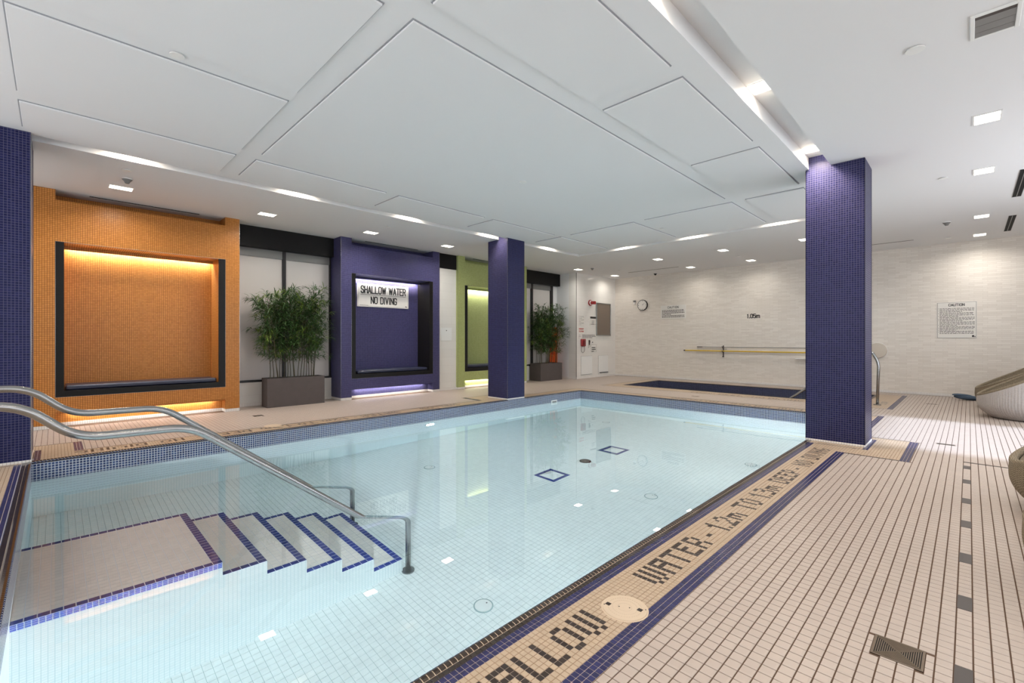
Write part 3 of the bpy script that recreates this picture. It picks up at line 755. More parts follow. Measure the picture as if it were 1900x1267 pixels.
for k in range(9): l = rnd.uniform(.012, .03); mb.box(x, x+l, yt-.0005, Y, sz0+.03, sz0+.038); x += l+.006
mb.box(sx1-.085, sx1-.065, yt-.0005, Y, sz0+.03, sz0+.06); mb.box(sx1-.06, sx1-.045, yt-.0005, Y, sz0+.03, sz0+.05)
mb.build('small_print', M_ink2, t)
mb = MB()
for xx in (sx0+.012, sx1-.012):
    for zz in (sz0+.012, sz1-.012): mb.cyl((xx, Y-.009, zz), .006, .004, 8, 'y')
mb.build('screws', M_steel, t)

# ------------------------------------------------------------------ ceiling fittings
def downlight(x, y, z, label, group, sx=.24, sy=.17, watts=15, power=9, fl_=.012, name='downlight', col=(1, .95, .88)):
    t = thing(name, label, 'ceiling light', (x, y, z), group)
    mb = MB(); a, b = sx/2, sy/2
    for r_ in ((-a-fl_, a+fl_, -b-fl_, -b), (-a-fl_, a+fl_, b, b+fl_), (-a-fl_, -a, -b, b), (a, a+fl_, -b, b)): mb.box(*r_, -.006, .0)
    mb.build('trim_frame', M_trimw, t)
    MB().box(-a, a, -b, b, -.003, .0).build('lens', M_lens, t)
    area('lamp', (0, 0, -.008), (0, 0, -1), sx*.9, sy*.9, watts, col, t, spread=150)
    return t
for x, y, l in [(.64, 8.22, 'leftmost ceiling light, over the amber alcove'), (2.49, 8.24, 'ceiling light in front of the window by the first bamboo planter'), (4.34, 8.22, 'ceiling light over the left side of the navy alcove'),
             (6.17, 8.20, 'ceiling light near the right end of the navy alcove')]: downlight(x, y, CZ, l, 'square downlights over the alcove walk')
for x, y, l in [(10.98, 8.2, 'ceiling light above the second bamboo planter'), (12.88, 8.15, 'ceiling light in the corner by the emergency phone'), (11.04, 5.70, 'ceiling light over the spa edge, nearest the middle'), (12.92, 5.66, 'ceiling light near the back wall above the clock'),
             (11.0, 4.05, 'ceiling light over the spa, right of middle'), (12.92, 4.05, 'ceiling light near the back wall above the 1.05m lettering'), (11.02, 2.42, 'ceiling light just left of the near pool column')]:
    downlight(x, y, CZ, l, 'square downlights over the spa', watts=6 if x > 12 else 10)
for x, y, l in [(6.18, -.12, 'largest ceiling light at upper right, below the air vent'), (8.09, -.13, 'second ceiling light down the right side'), (11.05, -.15, 'third ceiling light down the right side'), (12.97, -.15, 'farthest ceiling light on the right, above the large caution sign')]:
    downlight(x, y, CZ, l, 'square downlights down the right deck', watts=12)
for x, l in ((2.36, 'ceiling light of the right deck row, added unseen just above the picture'), (.45, 'ceiling light of the right deck row, added unseen right over the camera'), (-1.46, 'ceiling light of the right deck row, added unseen behind the camera')): downlight(x, -.12, CZ, l, 'square downlights out of view', watts=7)  # unseen lamps continuing the deck row, added to brighten the dim left side
downlight(-1.3, 8.22, CZ, 'ceiling light added unseen beyond the leftmost column', 'hidden downlight', watts=15)  # unseen lamp past the end of the alcove row, added for light
for k in range(5):
    x = .63+1.87*k
    downlight(x, 6.83, 3.453, ['lit cove lamp above the amber alcove end', 'lit cove lamp second from left along the far cove', 'lit cove lamp third from left along the far cove', 'lit cove lamp beside the middle navy column', 'lit cove lamp right of the middle navy column'][k], 'cove lamps', .16, .13, 11, name='cove_lamp', fl_=.006, col=(1, .84, .66))
for k, x in enumerate((.65, 2.52, 4.39, 6.24)):
    downlight(x, 1.305, 3.453, ['cove lamp out of view near the camera', 'cove lamp at the top edge of the picture', 'cove lamp in the right cove, seen whole', 'cove lamp at the head of the right navy column'][k], 'cove lamps', .20, .14, 13 if k < 3 else 24, name='cove_lamp', fl_=.006, col=(1, .84, .66))
for k, y in enumerate((5.6, 4.0, 2.42)):
    downlight(9.18, y, 3.453, ['cove lamp at the left of the far cove end', 'cove lamp in the middle of the far cove end', 'cove lamp at the right of the far cove end'][k], 'cove lamps', .13, .16, 10, name='cove_lamp', fl_=.006, col=(1, .84, .66))

def sprinkler(x, y, label, r=.045, cat='sprinkler'):
    t = thing('sprinkler_cover', label, cat, (x, y, CZ), 'flat white sprinkler covers')
    z = -.0
    if -.22 < x < 8.87 and 1.6 < y < 6.5 and any(inr(x, y, p) for p in pan): z = -.016
    MB().cyl((0, 0, z-.012), r, .008, 28).build('disc', M_trimw, t, )
    MB().cyl((0, 0, z-.005), r*.8, .006, 20).build('gap_ring', M_ink2, t)
sprinkler(.63, 4.09, 'round white sprinkler cover at upper left, beside a panel joint'); sprinkler(4.32, 4.12, 'round white sprinkler cover on the large ceiling panel')
sprinkler(4.355, .273, 'round white sprinkler cover nearest the square air vent', .055); sprinkler(8.08, .235, 'round white sprinkler cover above the right deck, mid distance')
sprinkler(4.33, 7.55, 'round white sprinkler cover in front of the navy alcove'); sprinkler(.62, 7.30, 'round white sprinkler cover beside the first smoke detector'); sprinkler(12.03, 4.06, 'round white sprinkler cover over the spa')
sprinkler(8.04, 4.07, 'round white sprinkler cover right of the large ceiling panel'); sprinkler(12.02, 7.47, 'round white sprinkler cover near the phone corner')
sprinkler(12.9, .30, 'round white sprinkler cover beside the far right detector')
def detector(x, y, label, m=M_clear):
    t = thing('smoke_detector', label, 'detector', (x, y, CZ), 'ceiling smoke detectors')
    MB().cyl((0, 0, -.012), .055, .012, 24).build('base', M_trimw, t)
    MB().cyl((0, 0, -.035), .034, .023, 24, r2=.056).build('skirt', m, t)
    MB().cyl((0, 0, -.062), .020, .027, 20, r2=.034).build('chamber', m, t)
detector(.66, 7.70, 'grey smoke detector above the amber alcove'); detector(11.17, .28, 'grey smoke detector over the right deck'); detector(11.03, 7.73, 'small grey detector near the second bamboo planter')
detector(13.32, 6.96, 'black dome camera on the ceiling by the back wall', M_black)
def slot(x0, x1, y0, y1, label, grp):
    t = thing('air_slot_diffuser', label, 'vent', ((x0+x1)/2, (y0+y1)/2, CZ), grp); a, b = (x1-x0)/2, (y1-y0)/2
    MB().box(-a, a, -b, b, -.002, 0).build('slot', M_dark, t)
    mb = MB(); w_ = min(a, b)
    if a > b: mb.box(-a, a, -.004, .004, -.005, -.001); mb.box(-a, a, -b-.004, -b, -.005, 0); mb.box(-a, a, b, b+.004, -.005, 0)
    else: mb.box(-.004, .004, -b, b, -.005, -.001); mb.box(-a-.004, -a, -b, b, -.005, 0); mb.box(a, a+.004, -b, b, -.005, 0)
    mb.build('blade', M_clear, t)
slot(8.36, 9.89, -.53, -.445, 'wide black slot diffuser at the right edge, nearer one', 'wide slot diffusers'); slot(11.34, 12.89, -.56, -.475, 'wide black slot diffuser at the right edge, farther one', 'wide slot diffusers')
slot(12.58, 12.605, 5.87, 7.48, 'thin dark slot in the ceiling above the clock', 'thin slot diffusers'); slot(12.66, 12.685, .82, 2.4, 'thin dark slot in the ceiling right of the near column', 'thin slot diffusers')
t = thing('air_vent', 'square white ceiling air vent at the top right', 'vent', (4.335, -.12, CZ))
mb = MB(); a, b, w_ = .165, .115, .022
for r_ in ((-a, a, -b, -b+w_), (-a, a, b-w_, b), (-a, -a+w_, -b+w_, b-w_), (a-w_, a, -b+w_, b-w_)): mb.bbox(*r_, -.012, 0, .002)
mb.build('frame', M_trimw, t)
MB().box(-a+w_, a-w_, -b+w_, b-w_, -.002, 0).build('duct_opening', M_ink2, t)
for k in range(3):
    x = -.09+k*.09; o = MB().add([(x, -b+w_, -.003), (x+.07, -b+w_, -.011), (x+.07, b-w_, -.011), (x, b-w_, -.003), (x, -b+w_, -.001), (x+.07, -b+w_, -.009), (x+.07, b-w_, -.009), (x, b-w_, -.001)], [(0,1,2,3),(7,6,5,4),(0,4,5,1),(1,5,6,2),(2,6,7,3),(3,7,4,0)]).build('blade', M_clear, t)

# ------------------------------------------------------------------ hand rails
def rail(Y, label, xoff=0, zo=0):
    t = thing('pool_handrail', label, 'handrail', (0, Y, 0), 'stainless pool handrails')
    pts = [(-1.25, 0, 0), (-1.25, 0, .90+zo), (-.13, 0, .895+zo), (.085, 0, .692+zo), (.60+xoff, 0, .685+zo), (2.17, 0, -.53), (2.17, 0, -1.49)]
    p = smooth_bend(pts, .11, 8)
    MB().tube(p, .0238, 20).build('tube', M_steel, t, smooth=True)
    MB().cyl((2.17, 0, PF), .055, .014, 24).build('foot_flange', M_steel, t); MB().cyl((-1.25, 0, 0), .055, .014, 24).build('foot_flange', M_steel, t)
rail(3.447, 'nearer stainless handrail running down into the pool steps'); rail(4.50, 'farther stainless handrail running down into the pool steps', .0, .008)
t = thing('spa_handrail', 'curved stainless grab rail on the spa edge behind the column', 'handrail', (10.94, 0, 0))
p = smooth_bend([(0, 1.22, 0), (0, 1.20, .80), (0, 1.30, 1.0), (0, 1.42, .985), (0, 2.63, .02), (0, 3.0, -.29), (0, 3.0, -.95)], .12, 8)
t.location = (10.94, 0, 0)
MB().tube(p, .0238, 18).build('tube', M_steel, t, smooth=True)
MB().cyl((0, 1.22, 0), .06, .014, 24).build('foot_flange', M_steel, t)

# ------------------------------------------------------------------ things in the pool
for (a, b, c, d), l in zip(dr, ['square main drain with blue border on the pool floor, nearer one', 'square main drain with blue border on the pool floor, farther one']):
    t = thing('main_drain', l, 'drain', ((a+b)/2, (c+d)/2, PF), 'square main drains'); h = (b-a)/2; e = .05
    for r_ in ((-h, h, -h, -h+e), (-h, h, h-e, h), (-h, -h+e, -h+e, h-e), (h-e, h, -h+e, h-e)): MB().bbox(*r_, -T, .002, .001).build('border_tile', M_steb, t)
    g = h-e-.004; MB().add([(-g, -g, 0), (g, -g, 0), (g, g, 0), (-g, g, 0), (-.03, -.03, .05), (.03, -.03, .05), (.03, .03, .05), (-.03, .03, .05)], [(0,1,5,4),(1,2,6,5),(2,3,7,6),(3,0,4,7),(4,5,6,7),(3,2,1,0)]).build('cover', M_trimw, t)
t = thing('drain_plate', 'round dark plate on the pool floor between the two square drains', 'drain', (5.50, 3.98, PF))
MB().cyl((0, 0, 0), .085, .012, 32).build('disc', M_black, t); MB().cyl((0, 0, .012), .02, .004, 16).build('hub', M_ink2, t)
for x, y, l in [(2.354, 2.668, 'round white floor inlet nearest the camera'), (4.99, 2.662, 'round white floor inlet in the middle of the pool near the walk'), (3.727, 5.368, 'round white floor inlet towards the alcoves'), (6.92, 2.17, 'round white floor inlet nearest the far end'), (7.9, 5.2, 'round white floor inlet in the far left of the pool')]:
    t = thing('floor_inlet', l, 'inlet', (x, y, PF), 'round pool floor inlets')
    MB().cyl((0, 0, 0), .078, .006, 32).build('ring', M_poolg, t); MB().cyl((0, 0, .006), .068, .007, 32, r2=.064).build('lid', M_trimw, t)
    MB().cyl((.035, .0, .013), .006, .002, 10).build('screw', M_ink2, t)
t = thing('wall_skimmer', 'small white skimmer mouth at the waterline under the planter', 'skimmer', (8.0, 6.655, -.175))
MB().bbox(-.10, .10, -.012, 0, -.035, .035, .003).build('face_plate', M_trimw, t); MB().box(-.075, .075, -.014, -.011, -.022, .012).build('slot', M_clear, t)
def uwlight(x, y, dy, z, label, watts):
    t = thing('underwater_light', label, 'pool light', (x, y, z), 'round underwater lights')
    MB().cyl((0, 0 if dy < 0 else 0, 0), .095, .012*dy, 28, 'y').build('ring', M_steel, t)
    MB().cyl((0, .012*dy, 0), .075, .004*dy, 28, 'y').build('lens', mat('pool_lamp_lens_%d' % int(x*10), (240, 250, 255), .3, emit=14), t)
    area('lamp', (0, .02*dy, 0), (0, dy, -.15), .14, .14, watts, (.98, .98, 1), t, spread=170)
uwlight(4.62, PY1, -1, -.50, 'glowing round light on the far pool wall', 45)
uwlight(.75, PY0, 1, -.60, 'round light on the near pool wall facing the steps', 200)
uwlight(4.4, PY0, 1, -.60, 'round light in the middle of the near pool wall', 90)
uwlight(7.6, PY0, 1, -.60, 'round light on the near pool wall towards the column', 90)

# ------------------------------------------------------------------ deck fittings
t = thing('deck_lid', 'round cream access lid set in the near letter band', 'lid', (MH[0], MH[1], 0))
MB().cyl((0, 0, -T), .106, .0035, 48).build('ring', M_pvc, t)
MB().cyl((0, 0, .0005), .100, .004, 48, r2=.0985).build('lid', M_pvc, t)
mb = MB()
for rr in (.074, .055, .030):
    n = 40
    for k in range(n):
        a0, a1 = 2*math.pi*k/n, 2*math.pi*(k+.55)/n
        mb.add([(rr*math.cos(a0), rr*math.sin(a0), .0046), (rr*math.cos(a1), rr*math.sin(a1), .0046), ((rr+.0022)*math.cos(a1), (rr+.0022)*math.sin(a1), .0048), ((rr+.0022)*math.cos(a0), (rr+.0022)*math.sin(a0), .0048)], [(0, 1, 2, 3)])
mb.build('raised_ribs', mat('lid_rib', (176, 154, 130), .5), t)
for x, y in ((-.029, .069), (.030, -.060)): MB().box(x-.011, x+.011, y-.011, y+.011, .0040, .0052).build('finger_hole', M_brown, t)
for x, y in ((-.012, .022), (.012, -.018), (-.045, .080), (.050, -.078)): MB().cyl((x, y, .004), .0035, .0012, 8).build('screw', M_ink2, t)
t = thing('deck_lid', 'round cream access lid in the far letter band below the planter', 'lid', (MH2[0], MH2[1], 0))
MB().cyl((0, 0, -T), .112, .0035, 40).build('ring', M_pvc, t); MB().cyl((0, 0, .0005), .104, .004, 40, r2=.102).build('lid', M_pvc, t)
def drain(r_, label, detail=False):
    t = thing('floor_drain', label, 'drain', ((r_[0]+r_[1])/2, (r_[2]+r_[3])/2, 0), 'metal floor drains'); a, b = (r_[1]-r_[0])/2, (r_[3]-r_[2])/2
    MB().box(-a, a, -b, b, -T, -.0012).build('sump', M_dark, t)
    mb = MB(); e = .006 if detail else .005
    for q_ in ((-a, a, -b, -b+e), (-a, a, b-e, b), (-a, -a+e, -b+e, b-e), (a-e, a, -b+e, b-e)): mb.box(*q_, -.002, .0006)
    mb.build('frame', M_grill, t)
    mb = MB(); p = .0065
    if detail:
        n = int((a-e)/p)
        for k in range(-n, n+1):          # hourglass of short slots with long bars beside it
            x = k*p; reach = min(abs(x)*.95+.004, b-e)
            if abs(k) % 1 == 0:
                mb.box(x-.0018, x+.0018, -reach, reach, -.0012, .0004)
        n = int((b-e)/p)
        for k in range(-n, n+1):
            y = k*p; reach = abs(y)
            if reach > .004: mb.box(-min(reach, a-e), min(reach, a-e), y-.0016, y+.0016, -.0014, .0002)
        for s_ in (-1, 1):
            for q_ in (-1, 1):
                mb.tube([(0, 0, -.0004), (s_*(a-e), q_*(b-e), -.0004)], .0022, 6)
    else:
        n = int((max(a, b)-e)/.008)
        for k in range(-n, n+1):
            if b > a: mb.box(-a+e, a-e, k*.008-.002, k*.008+.002, -.0012, .0002)
            else: mb.box(k*.008-.002, k*.008+.002, -b+e, b-e, -.0012, .0002)
    mb.build('grate', M_grill, t)
for r_, l in zip(drains, ['square patterned metal floor drain nearest the camera', 'narrow floor drain in the bright daylight patch', 'narrow floor drain near the back wall right of the spa', 'floor drain in front of the first bamboo planter', 'floor drain between pool end and spa', 'small floor drain behind the spa by the back wall']):
    drain(r_, l, l.startswith('square'))

# ------------------------------------------------------------------ woven pod loungers
def pod(x, y, label, front=M_wick, s=1.0, rz=0.0):
    t = thing('pod_lounger', label, 'lounger', (x, y, 0), 'woven pod loungers', rz)
    n = 480; a, Ln = .56*s, .68*s; zc = .25*s; cy0 = -Ln
    def rimz(yy): return .335*s+max(0, -yy)*.56-.10*max(0, -yy-.75*s)**1.5
    def rr(z, zt):
        if z < zc: q_ = (zc-z)/zc; return 1-.26*q_**2.2
        return 1-.07*((z-zc)/.5)**2
    vs = []; fs = []; lev = 14
    for k in range(lev+1):
        for i in range(n):
            A = 2*math.pi*i/n; ex = 2.3
            ca, sa = math.cos(A), math.sin(A)
            px_ = a*math.copysign(abs(ca)**(2/ex), ca); py_ = Ln*math.copysign(abs(sa)**(2/ex), sa)
            zt = rimz(cy0+py_-0.0)
            z = .012+(zt-.012)*k/lev
            q_ = rr(z, zt); rib = 1+.0035*math.cos(A*n/4)*min(1, (lev-k)/3)*(1 if .06 < z else .4)
            vs.append((px_*q_*rib, cy0+py_*q_*rib, z))
    for k in range(lev):
        for i in range(n): j = (i+1) % n; fs.append((k*n+i, k*n+j, (k+1)*n+j, (k+1)*n+i))
    m_ = MB().add(vs, fs); m_.add([(.0, cy0, .011)]+[vs[i] for i in range(0, n, 4)], [(0, k+2 if k+2 <= n//4 else 1, k+1) for k in range(n//4)])
    m_.build('woven_shell', front, t, smooth=True)
    # rolled rim and inner lining
    rim = []; inner = []
    for i in range(0, n+4, 4):
        v = Vector(vs[lev*n+(i % n)]); c = Vector((0, cy0, v.z)); dv = (c-v); dv.z = 0
        rim.append(v+dv.normalized()*.024)
    mbm = MB().tube([tuple(p) for p in rim], .027*s, 12); mbm.build('rolled_rim', M_wick2, t, smooth=True)
    vs2 = []; fs2 = []; N = n//4
    for k in range(7):
        for i in range(N):
            v = Vector(vs[lev*n+i*4]); c = Vector((0, cy0, v.z)); dv = (c-v); dv.z = 0; L_ = dv.length
            f_ = (L_-.055-.10*k/6)/L_
            vs2.append((v.x*f_, cy0+(v.y-cy0)*f_, v.z+(.27*s-v.z)*k/6))
    for k in range(6):
        for i in range(N): j = (i+1) % N; fs2.append((k*N+j, k*N+i, (k+1)*N+i, (k+1)*N+j))
    MB().add(vs2, fs2).build('inner_lining', M_wick2, t, smooth=True)
    vs3 = [(0, cy0, .29*s)]+[vs2[6*N+i] for i in range(N)]
    MB().add(vs3, [(0, i+1, (i+1) % N+1) for i in range(N)]).build('seat_pad', M_wick2, t, smooth=True)
pod(10.62, -.085, 'pale woven pod lounger at the right, nearest the spa side'); pod(11.98, -.075, 'woven pod lounger standing behind the pale one by the back wall', M_wick2)
pod(5.02, -.21, 'taupe woven pod lounger cut by the right edge, halfway up', M_wick2); pod(3.42, -.19, 'taupe woven pod lounger at the right edge nearest the camera', M_wick2)
t = thing('folded_towel', 'slate blue towel lying on the deck behind the pod loungers', 'towel', (13.1, .03, 0))
mb = MB()
for (x, y, z, l, w_, h, a_) in ((0, 0, .055, .20, .11, .05, .2), (.05, -.09, .035, .14, .10, .035, -.3), (-.02, .07, .095, .16, .07, .03, .35)):
    vs = []; n1, n2 = 12, 8
    for i in range(n2+1):
        th = math.pi*i/n2
        for j in range(n1):
            ph = 2*math.pi*j/n1; xx, yy, zz = w_*math.sin(th)*math.cos(ph), l*math.cos(th), h*math.sin(th)*math.sin(ph)
            xx, yy = xx*math.cos(a_)-yy*math.sin(a_), xx*math.sin(a_)+yy*math.cos(a_); vs.append((x+xx, y+yy, max(.002, z+zz+.01*math.sin(9*yy+4*xx))))
    mb.add(vs, [(i*n1+j, i*n1+(j+1) % n1, (i+1)*n1+(j+1) % n1, (i+1)*n1+j) for i in range(n2) for j in range(n1)])
mb.build('cloth', M_towel, t, smooth=True)

# ------------------------------------------------------------------ bamboo planters
def bamboo(x0, x1, y0, y1, zt, lo, hi, label, seed, ncane, spread, lim):
    r = random.Random(seed)
    t = thing('bamboo_planter', label, 'plant', ((x0+x1)/2, (y0+y1)/2, 0), 'bamboo planters'); a, b = (x1-x0)/2, (y1-y0)/2
    mb = MB(); th = .03
    vs = [(-a,-b,0),(a,-b,0),(a,b,0),(-a,b,0),(-a,-b,zt),(a,-b,zt),(a,b,zt),(-a,b,zt),(-a+th,-b+th,zt),(a-th,-b+th,zt),(a-th,b-th,zt),(-a+th,b-th,zt),(-a+th,-b+th,zt-.06),(a-th,-b+th,zt-.06),(a-th,b-th,zt-.06),(-a+th,b-th,zt-.06)]
    mb.add(vs, [(3,2,1,0),(0,1,5,4),(1,2,6,5),(2,3,7,6),(3,0,4,7),(4,5,9,8),(5,6,10,9),(6,7,11,10),(7,4,8,11),(8,9,13,12),(9,10,14,13),(10,11,15,14),(11,8,12,15)])
    mb.build('planter_box', M_planter, t)
    MB().box(-a+th, a-th, -b+th, b-th, zt-.07, zt-.045).build('soil', M_soil, t)
    lv = MB(); tw = MB()
    def leaf(p, d, L, w_, mi):
        p = p.copy(); d = d.normalized(); side = d.cross(Vector((r.uniform(-.3, .3), r.uniform(-.3, .3), 1))).normalized()*w_
        p1 = p+d*L*.4; dd = (d+Vector((0, 0, -.45))).normalized(); p2 = p1+dd*L*.35; d3 = (dd+Vector((0, 0, -.5))).normalized(); p3 = p2+d3*L*.3
        for v in (p, p1, p2, p3): v.x = min(max(v.x, lim[0]-(x0+x1)/2), lim[1]-(x0+x1)/2); v.y = min(v.y, lim[2]-(y0+y1)/2)
        lv.add([p, p1+side, p1-side, p2+side*.8, p2-side*.8, p3], [(0, 1, 2), (1, 3, 4, 2), (3, 5, 4)], mi)
    for c in range(ncane):
        bx = -a+.08+(2*a-.16)*(c+.5+r.uniform(-.35, .35))/ncane; by = r.uniform(-b+.07, b-.07)
        top = r.uniform(lo, hi); ex, ey = bx*(1+spread)+r.uniform(-.13, .13), by+r.uniform(-.12, .02)
        pts = []; K_ = 9
        for k in range(K_+1):
            f = k/K_; pts.append(Vector((bx+(ex-bx)*f**1.3+.012*math.sin(f*9+c), by+(ey-by)*f, zt-.05+(top-zt+.05)*f)))
        cn = MB().tube([tuple(p) for p in pts], .006, 6, radii=[.0075-.0045*k/K_ for k in range(K_+1)])
        cn.build('cane', M_stem, t)
        nb = 30
        for q_ in range(nb):
            f = .20+.80*(q_+r.random())/nb
            if f < .34 and r.random() < .5: continue
            k = min(int(f*K_), K_-1); ff = f*K_-k; p = pts[k].lerp(pts[k+1], ff)
            ang = r.uniform(0, 2*math.pi); out = Vector((math.cos(ang)*1.15, math.sin(ang)*.6, r.uniform(.25, .9))).normalized()
            L = r.uniform(.08, .30); e = p+out*L; e.x = min(max(e.x, lim[0]-(x0+x1)/2), lim[1]-(x0+x1)/2); e.y = min(e.y, lim[2]-(y0+y1)/2); tw.tube([tuple(p), tuple(p.lerp(e, .5)+Vector((0, 0, .01))), tuple(e)], .0022, 4)
            mi = 1 if (r.random() < .16+.25*max(0, f-.75)) else 0
            for cl in range(2):
                base = p.lerp(e, .55 if cl else 1.0)
                for _ in range(r.randint(5, 9)):
                    dv = (out+Vector((r.uniform(-1, 1), r.uniform(-1, 1), r.uniform(-.6, .5)))).normalized()
                    leaf(base, dv, r.uniform(.11, .20), r.uniform(.006, .0105), mi)
    tw.build('twigs', M_stem, t)['kind'] = 'stuff'
    o = lv.build('foliage', [M_leaf, M_leaf2], t); o['kind'] = 'stuff'
bamboo(2.69, 3.72, 8.89, 9.20, .527, 1.85, 2.22, 'bamboo in a long grey planter between the amber and navy alcoves', 3, 18, .28, (2.30, 4.04, 9.35))
bamboo(10.10, 11.09, 8.90, 9.33, .52, 1.75, 2.24, 'bamboo in a grey planter right of the middle navy column', 5, 17, .22, (9.56, 11.40, 9.31))
t = thing('orange_screen', 'bright orange slatted screen seen behind the second bamboo', 'screen', (11.30, 9.345, 0))
mb = MB(); mb.add([(-.33, 0, .0), (.11, 0, .0), (.13, .03, 1.62), (-.10, .03, 1.62), (-.33, .02, .0), (.11, .02, 0), (.13, .05, 1.62), (-.10, .05, 1.62)], [(0,1,2,3),(7,6,5,4),(0,4,5,1),(1,5,6,2),(2,6,7,3),(3,7,4,0)]); mb.build('panel', M_orange, t)
for k in range(5): MB().box(-.28+k*.085, -.272+k*.085, -.012, 0, .02, 1.0+.12*k).build('upright', mat('dark_orange_%d' % k, (150, 50, 20), .5), t)
for z in (.78, 1.02, 1.3): MB().box(-.26, .10, -.014, 0, z, z+.012).build('crossbar', MATS['dark_orange_0'], t)

# ------------------------------------------------------------------ items on the back wall (x = 13.65)
RL = (0, -1, 0)   # reading direction on the back wall
XW = XB-.0008
def wallplate(name, label, cat, y_left, y_right, z0, z1, m=M_sign, d=.008, border=None, group=None):
    t = thing(name, label, cat, (0, 0, 0), group)
    MB().bbox(XB-d, XB, y_right, y_left, z0, z1, .0015).build('plate', m, t)
    if border:
        mb = MB(); e = .004; g = .010; x = XB-d-.0006
        for q_ in ((y_right+g, y_left-g, z0+g, z0+g+e), (y_right+g, y_left-g, z1-g-e, z1-g), (y_right+g, y_right+g+e, z0+g, z1-g), (y_left-g-e, y_left-g, z0+g, z1-g)): mb.box(x, XB-d+.0002, *q_)
        mb.build('border_line', border, t)
    return t
def lines_x(t, m, y_left, y_right, z_top, rows, h, gap, d=.008, seed=1, last=1.0):
    r = random.Random(seed); mb = MB(); z = z_top; x = XB-d-.0006
    for k in range(rows):
        y = y_left; end = y_right if k % 4 != 3 else y_left+(y_right-y_left)*r.uniform(.35, .7)
        while y > end+.02:
            l = r.uniform(.018, .06); mb.box(x, XB-d+.0002, max(end, y-l), y, z-h, z); y -= l+.010
        z -= gap
    mb.build('small_print', m, t)
t = wallplate('caution_sign', 'small white CAUTION sign on the tiled wall right of the clock', 'sign', 6.944, 6.12, 1.882, 2.307, border=None)
block('CAUTION', .36, .070, .010, M_ink, t, (XB-.008, 6.532, 2.205), RL)
lines_x(t, M_ink2, 6.90, 6.17, 2.16, 6, .022, .042, seed=4)
t = wallplate('caution_sign', 'large bordered CAUTION sign on the tiled wall at right', 'sign', .498, -.119, 1.258, 2.038, border=M_ink2)
block('CAUTION', .25, .060, .010, M_ink, t, (XB-.008, .19, 1.944), RL)
lines_x(t, M_ink2, .455, -.085, 1.905, 23, .010, .0245, seed=9)
mb = MB()
for k, z in enumerate((1.905, 1.86, 1.80, 1.74, 1.675, 1.645, 1.55, 1.485, 1.44, 1.40)): mb.box(XB-.0088, XB-.0078, .468, .475, z-.012, z)
mb.box(XB-.0088, XB-.0078, -.075, -.045, 1.285, 1.325); mb.box(XB-.0088, XB-.0078, -.095, -.08, 1.285, 1.305); mb.build('marks', M_ink, t)
t = thing('depth_lettering', 'black 1.05m depth figures on the white tiled wall', 'lettering', (0, 0, 0))
block('1.05m', .335, .125, .022, M_ink, t, (XB-.001, 4.215, 1.82), RL)
t = thing('wall_clock', 'round white wall clock with black rim above the spa', 'clock', (XB, 7.57, 2.358))
MB().cyl((-.045, 0, 0), .175, .045, 40, 'x').build('rim', M_black, t); MB().cyl((-.049, 0, 0), .158, .006, 40, 'x').build('face', M_sign, t)
mb = MB()
for k in range(12):
    a = k*math.pi/6; mb.cyl((-.0505, -.13*math.sin(a), .13*math.cos(a)), .008 if k % 3 else .012, .002, 8, 'x')
mb.build('hour_marks', M_ink, t)
def hand(a, l, w_): 
    s_, c = math.sin(a), math.cos(a); return MB().add([(-.052, w_*c, w_*s_), (-.052, -w_*c, -w_*s_), (-.052, -l*s_, l*c)], [(0, 1, 2)])
hand(R(52), .075, .007).build('hour_hand', M_ink, t); hand(R(48), .12, .005).build('minute_hand', M_ink, t)
t = thing('soap_dispenser', 'small grey sensor box on the wall left of the clock', 'sensor', (XB, 7.865, 2.50)); MB().bbox(-.05, 0, -.04, .04, -.03, .03, .008).build('body', M_clear, t); MB().bbox(-.045, 0, -.03, .03, -.09, -.03, .008).build('lower_part', M_trimw, t)
t = thing('rescue_pole', 'long yellow rescue pole hung level on the back wall', 'pole', (XB-.07, 0, 0)); MB().tube([(0, 6.13, .905), (0, 4.5, .90), (0, 1.9, .895)], .017, 12).build('pole', M_yellow, t); MB().tube([(0, 6.16, .905), (0, 6.11, .905)], .02, 12).build('end_cap', M_ink2, t)
t = thing('rescue_hook_pole', 'thin grey pole hung on the wall just above the yellow pole', 'pole', (XB-.05, 0, 0)); MB().tube([(0, 5.76, 1.012), (0, 1.9, 1.012)], .009, 10).build('pole', M_clear, t); MB().tube([(0, 5.76, 1.012), (0, 5.60, 1.012)], .013, 10).build('grip', M_ink2, t); MB().tube(smooth_bend([(0, 5.76, .955), (0, 4.9, .955)], .05), .006, 8).build('lower_rod', M_clear, t)
t = thing('pole_bracket', 'dark double hook bracket holding the poles on the wall', 'bracket', (XB, 5.015, 0))
MB().bbox(-.012, 0, -.015, .015, .76, 1.06, .003).build('back_plate', M_ink2, t)
for z in (.99, .865): MB().tube(smooth_bend([(-.01, 0, z+.0), (-.075, 0, z-.008), (-.105, 0, z+.05)], .03), .008, 8).build('hook', M_ink2, t)
MB().cyl((-.03, 0, .745), .022, .03, 12, 'x').build('knob', M_ink2, t)
t = thing('wall_shelf', 'thin white ledge on the back wall just left of the near column', 'shelf', (XB, 2.5, .735)); MB().bbox(-.14, 0, -.6, .68, -.008, .008, .003).build('board', M_trimw, t); MB().box(-.10, 0, -.5, -.48, -.06, -.008).build('bracket', M_ink2, t)
t = thing('wall_disc', 'round cream disc on the back wall behind the spa rail', 'disc', (XB, 1.52, .975))
n = 40; MB().cyl((-.06, 0, 0), .17, .06, n, 'x', r2=.185).build('disc', M_cream, t, smooth=False); MB().cyl((-.012, 0, 0), .188, .012, n, 'x').build('back_ring', M_trimw, t)

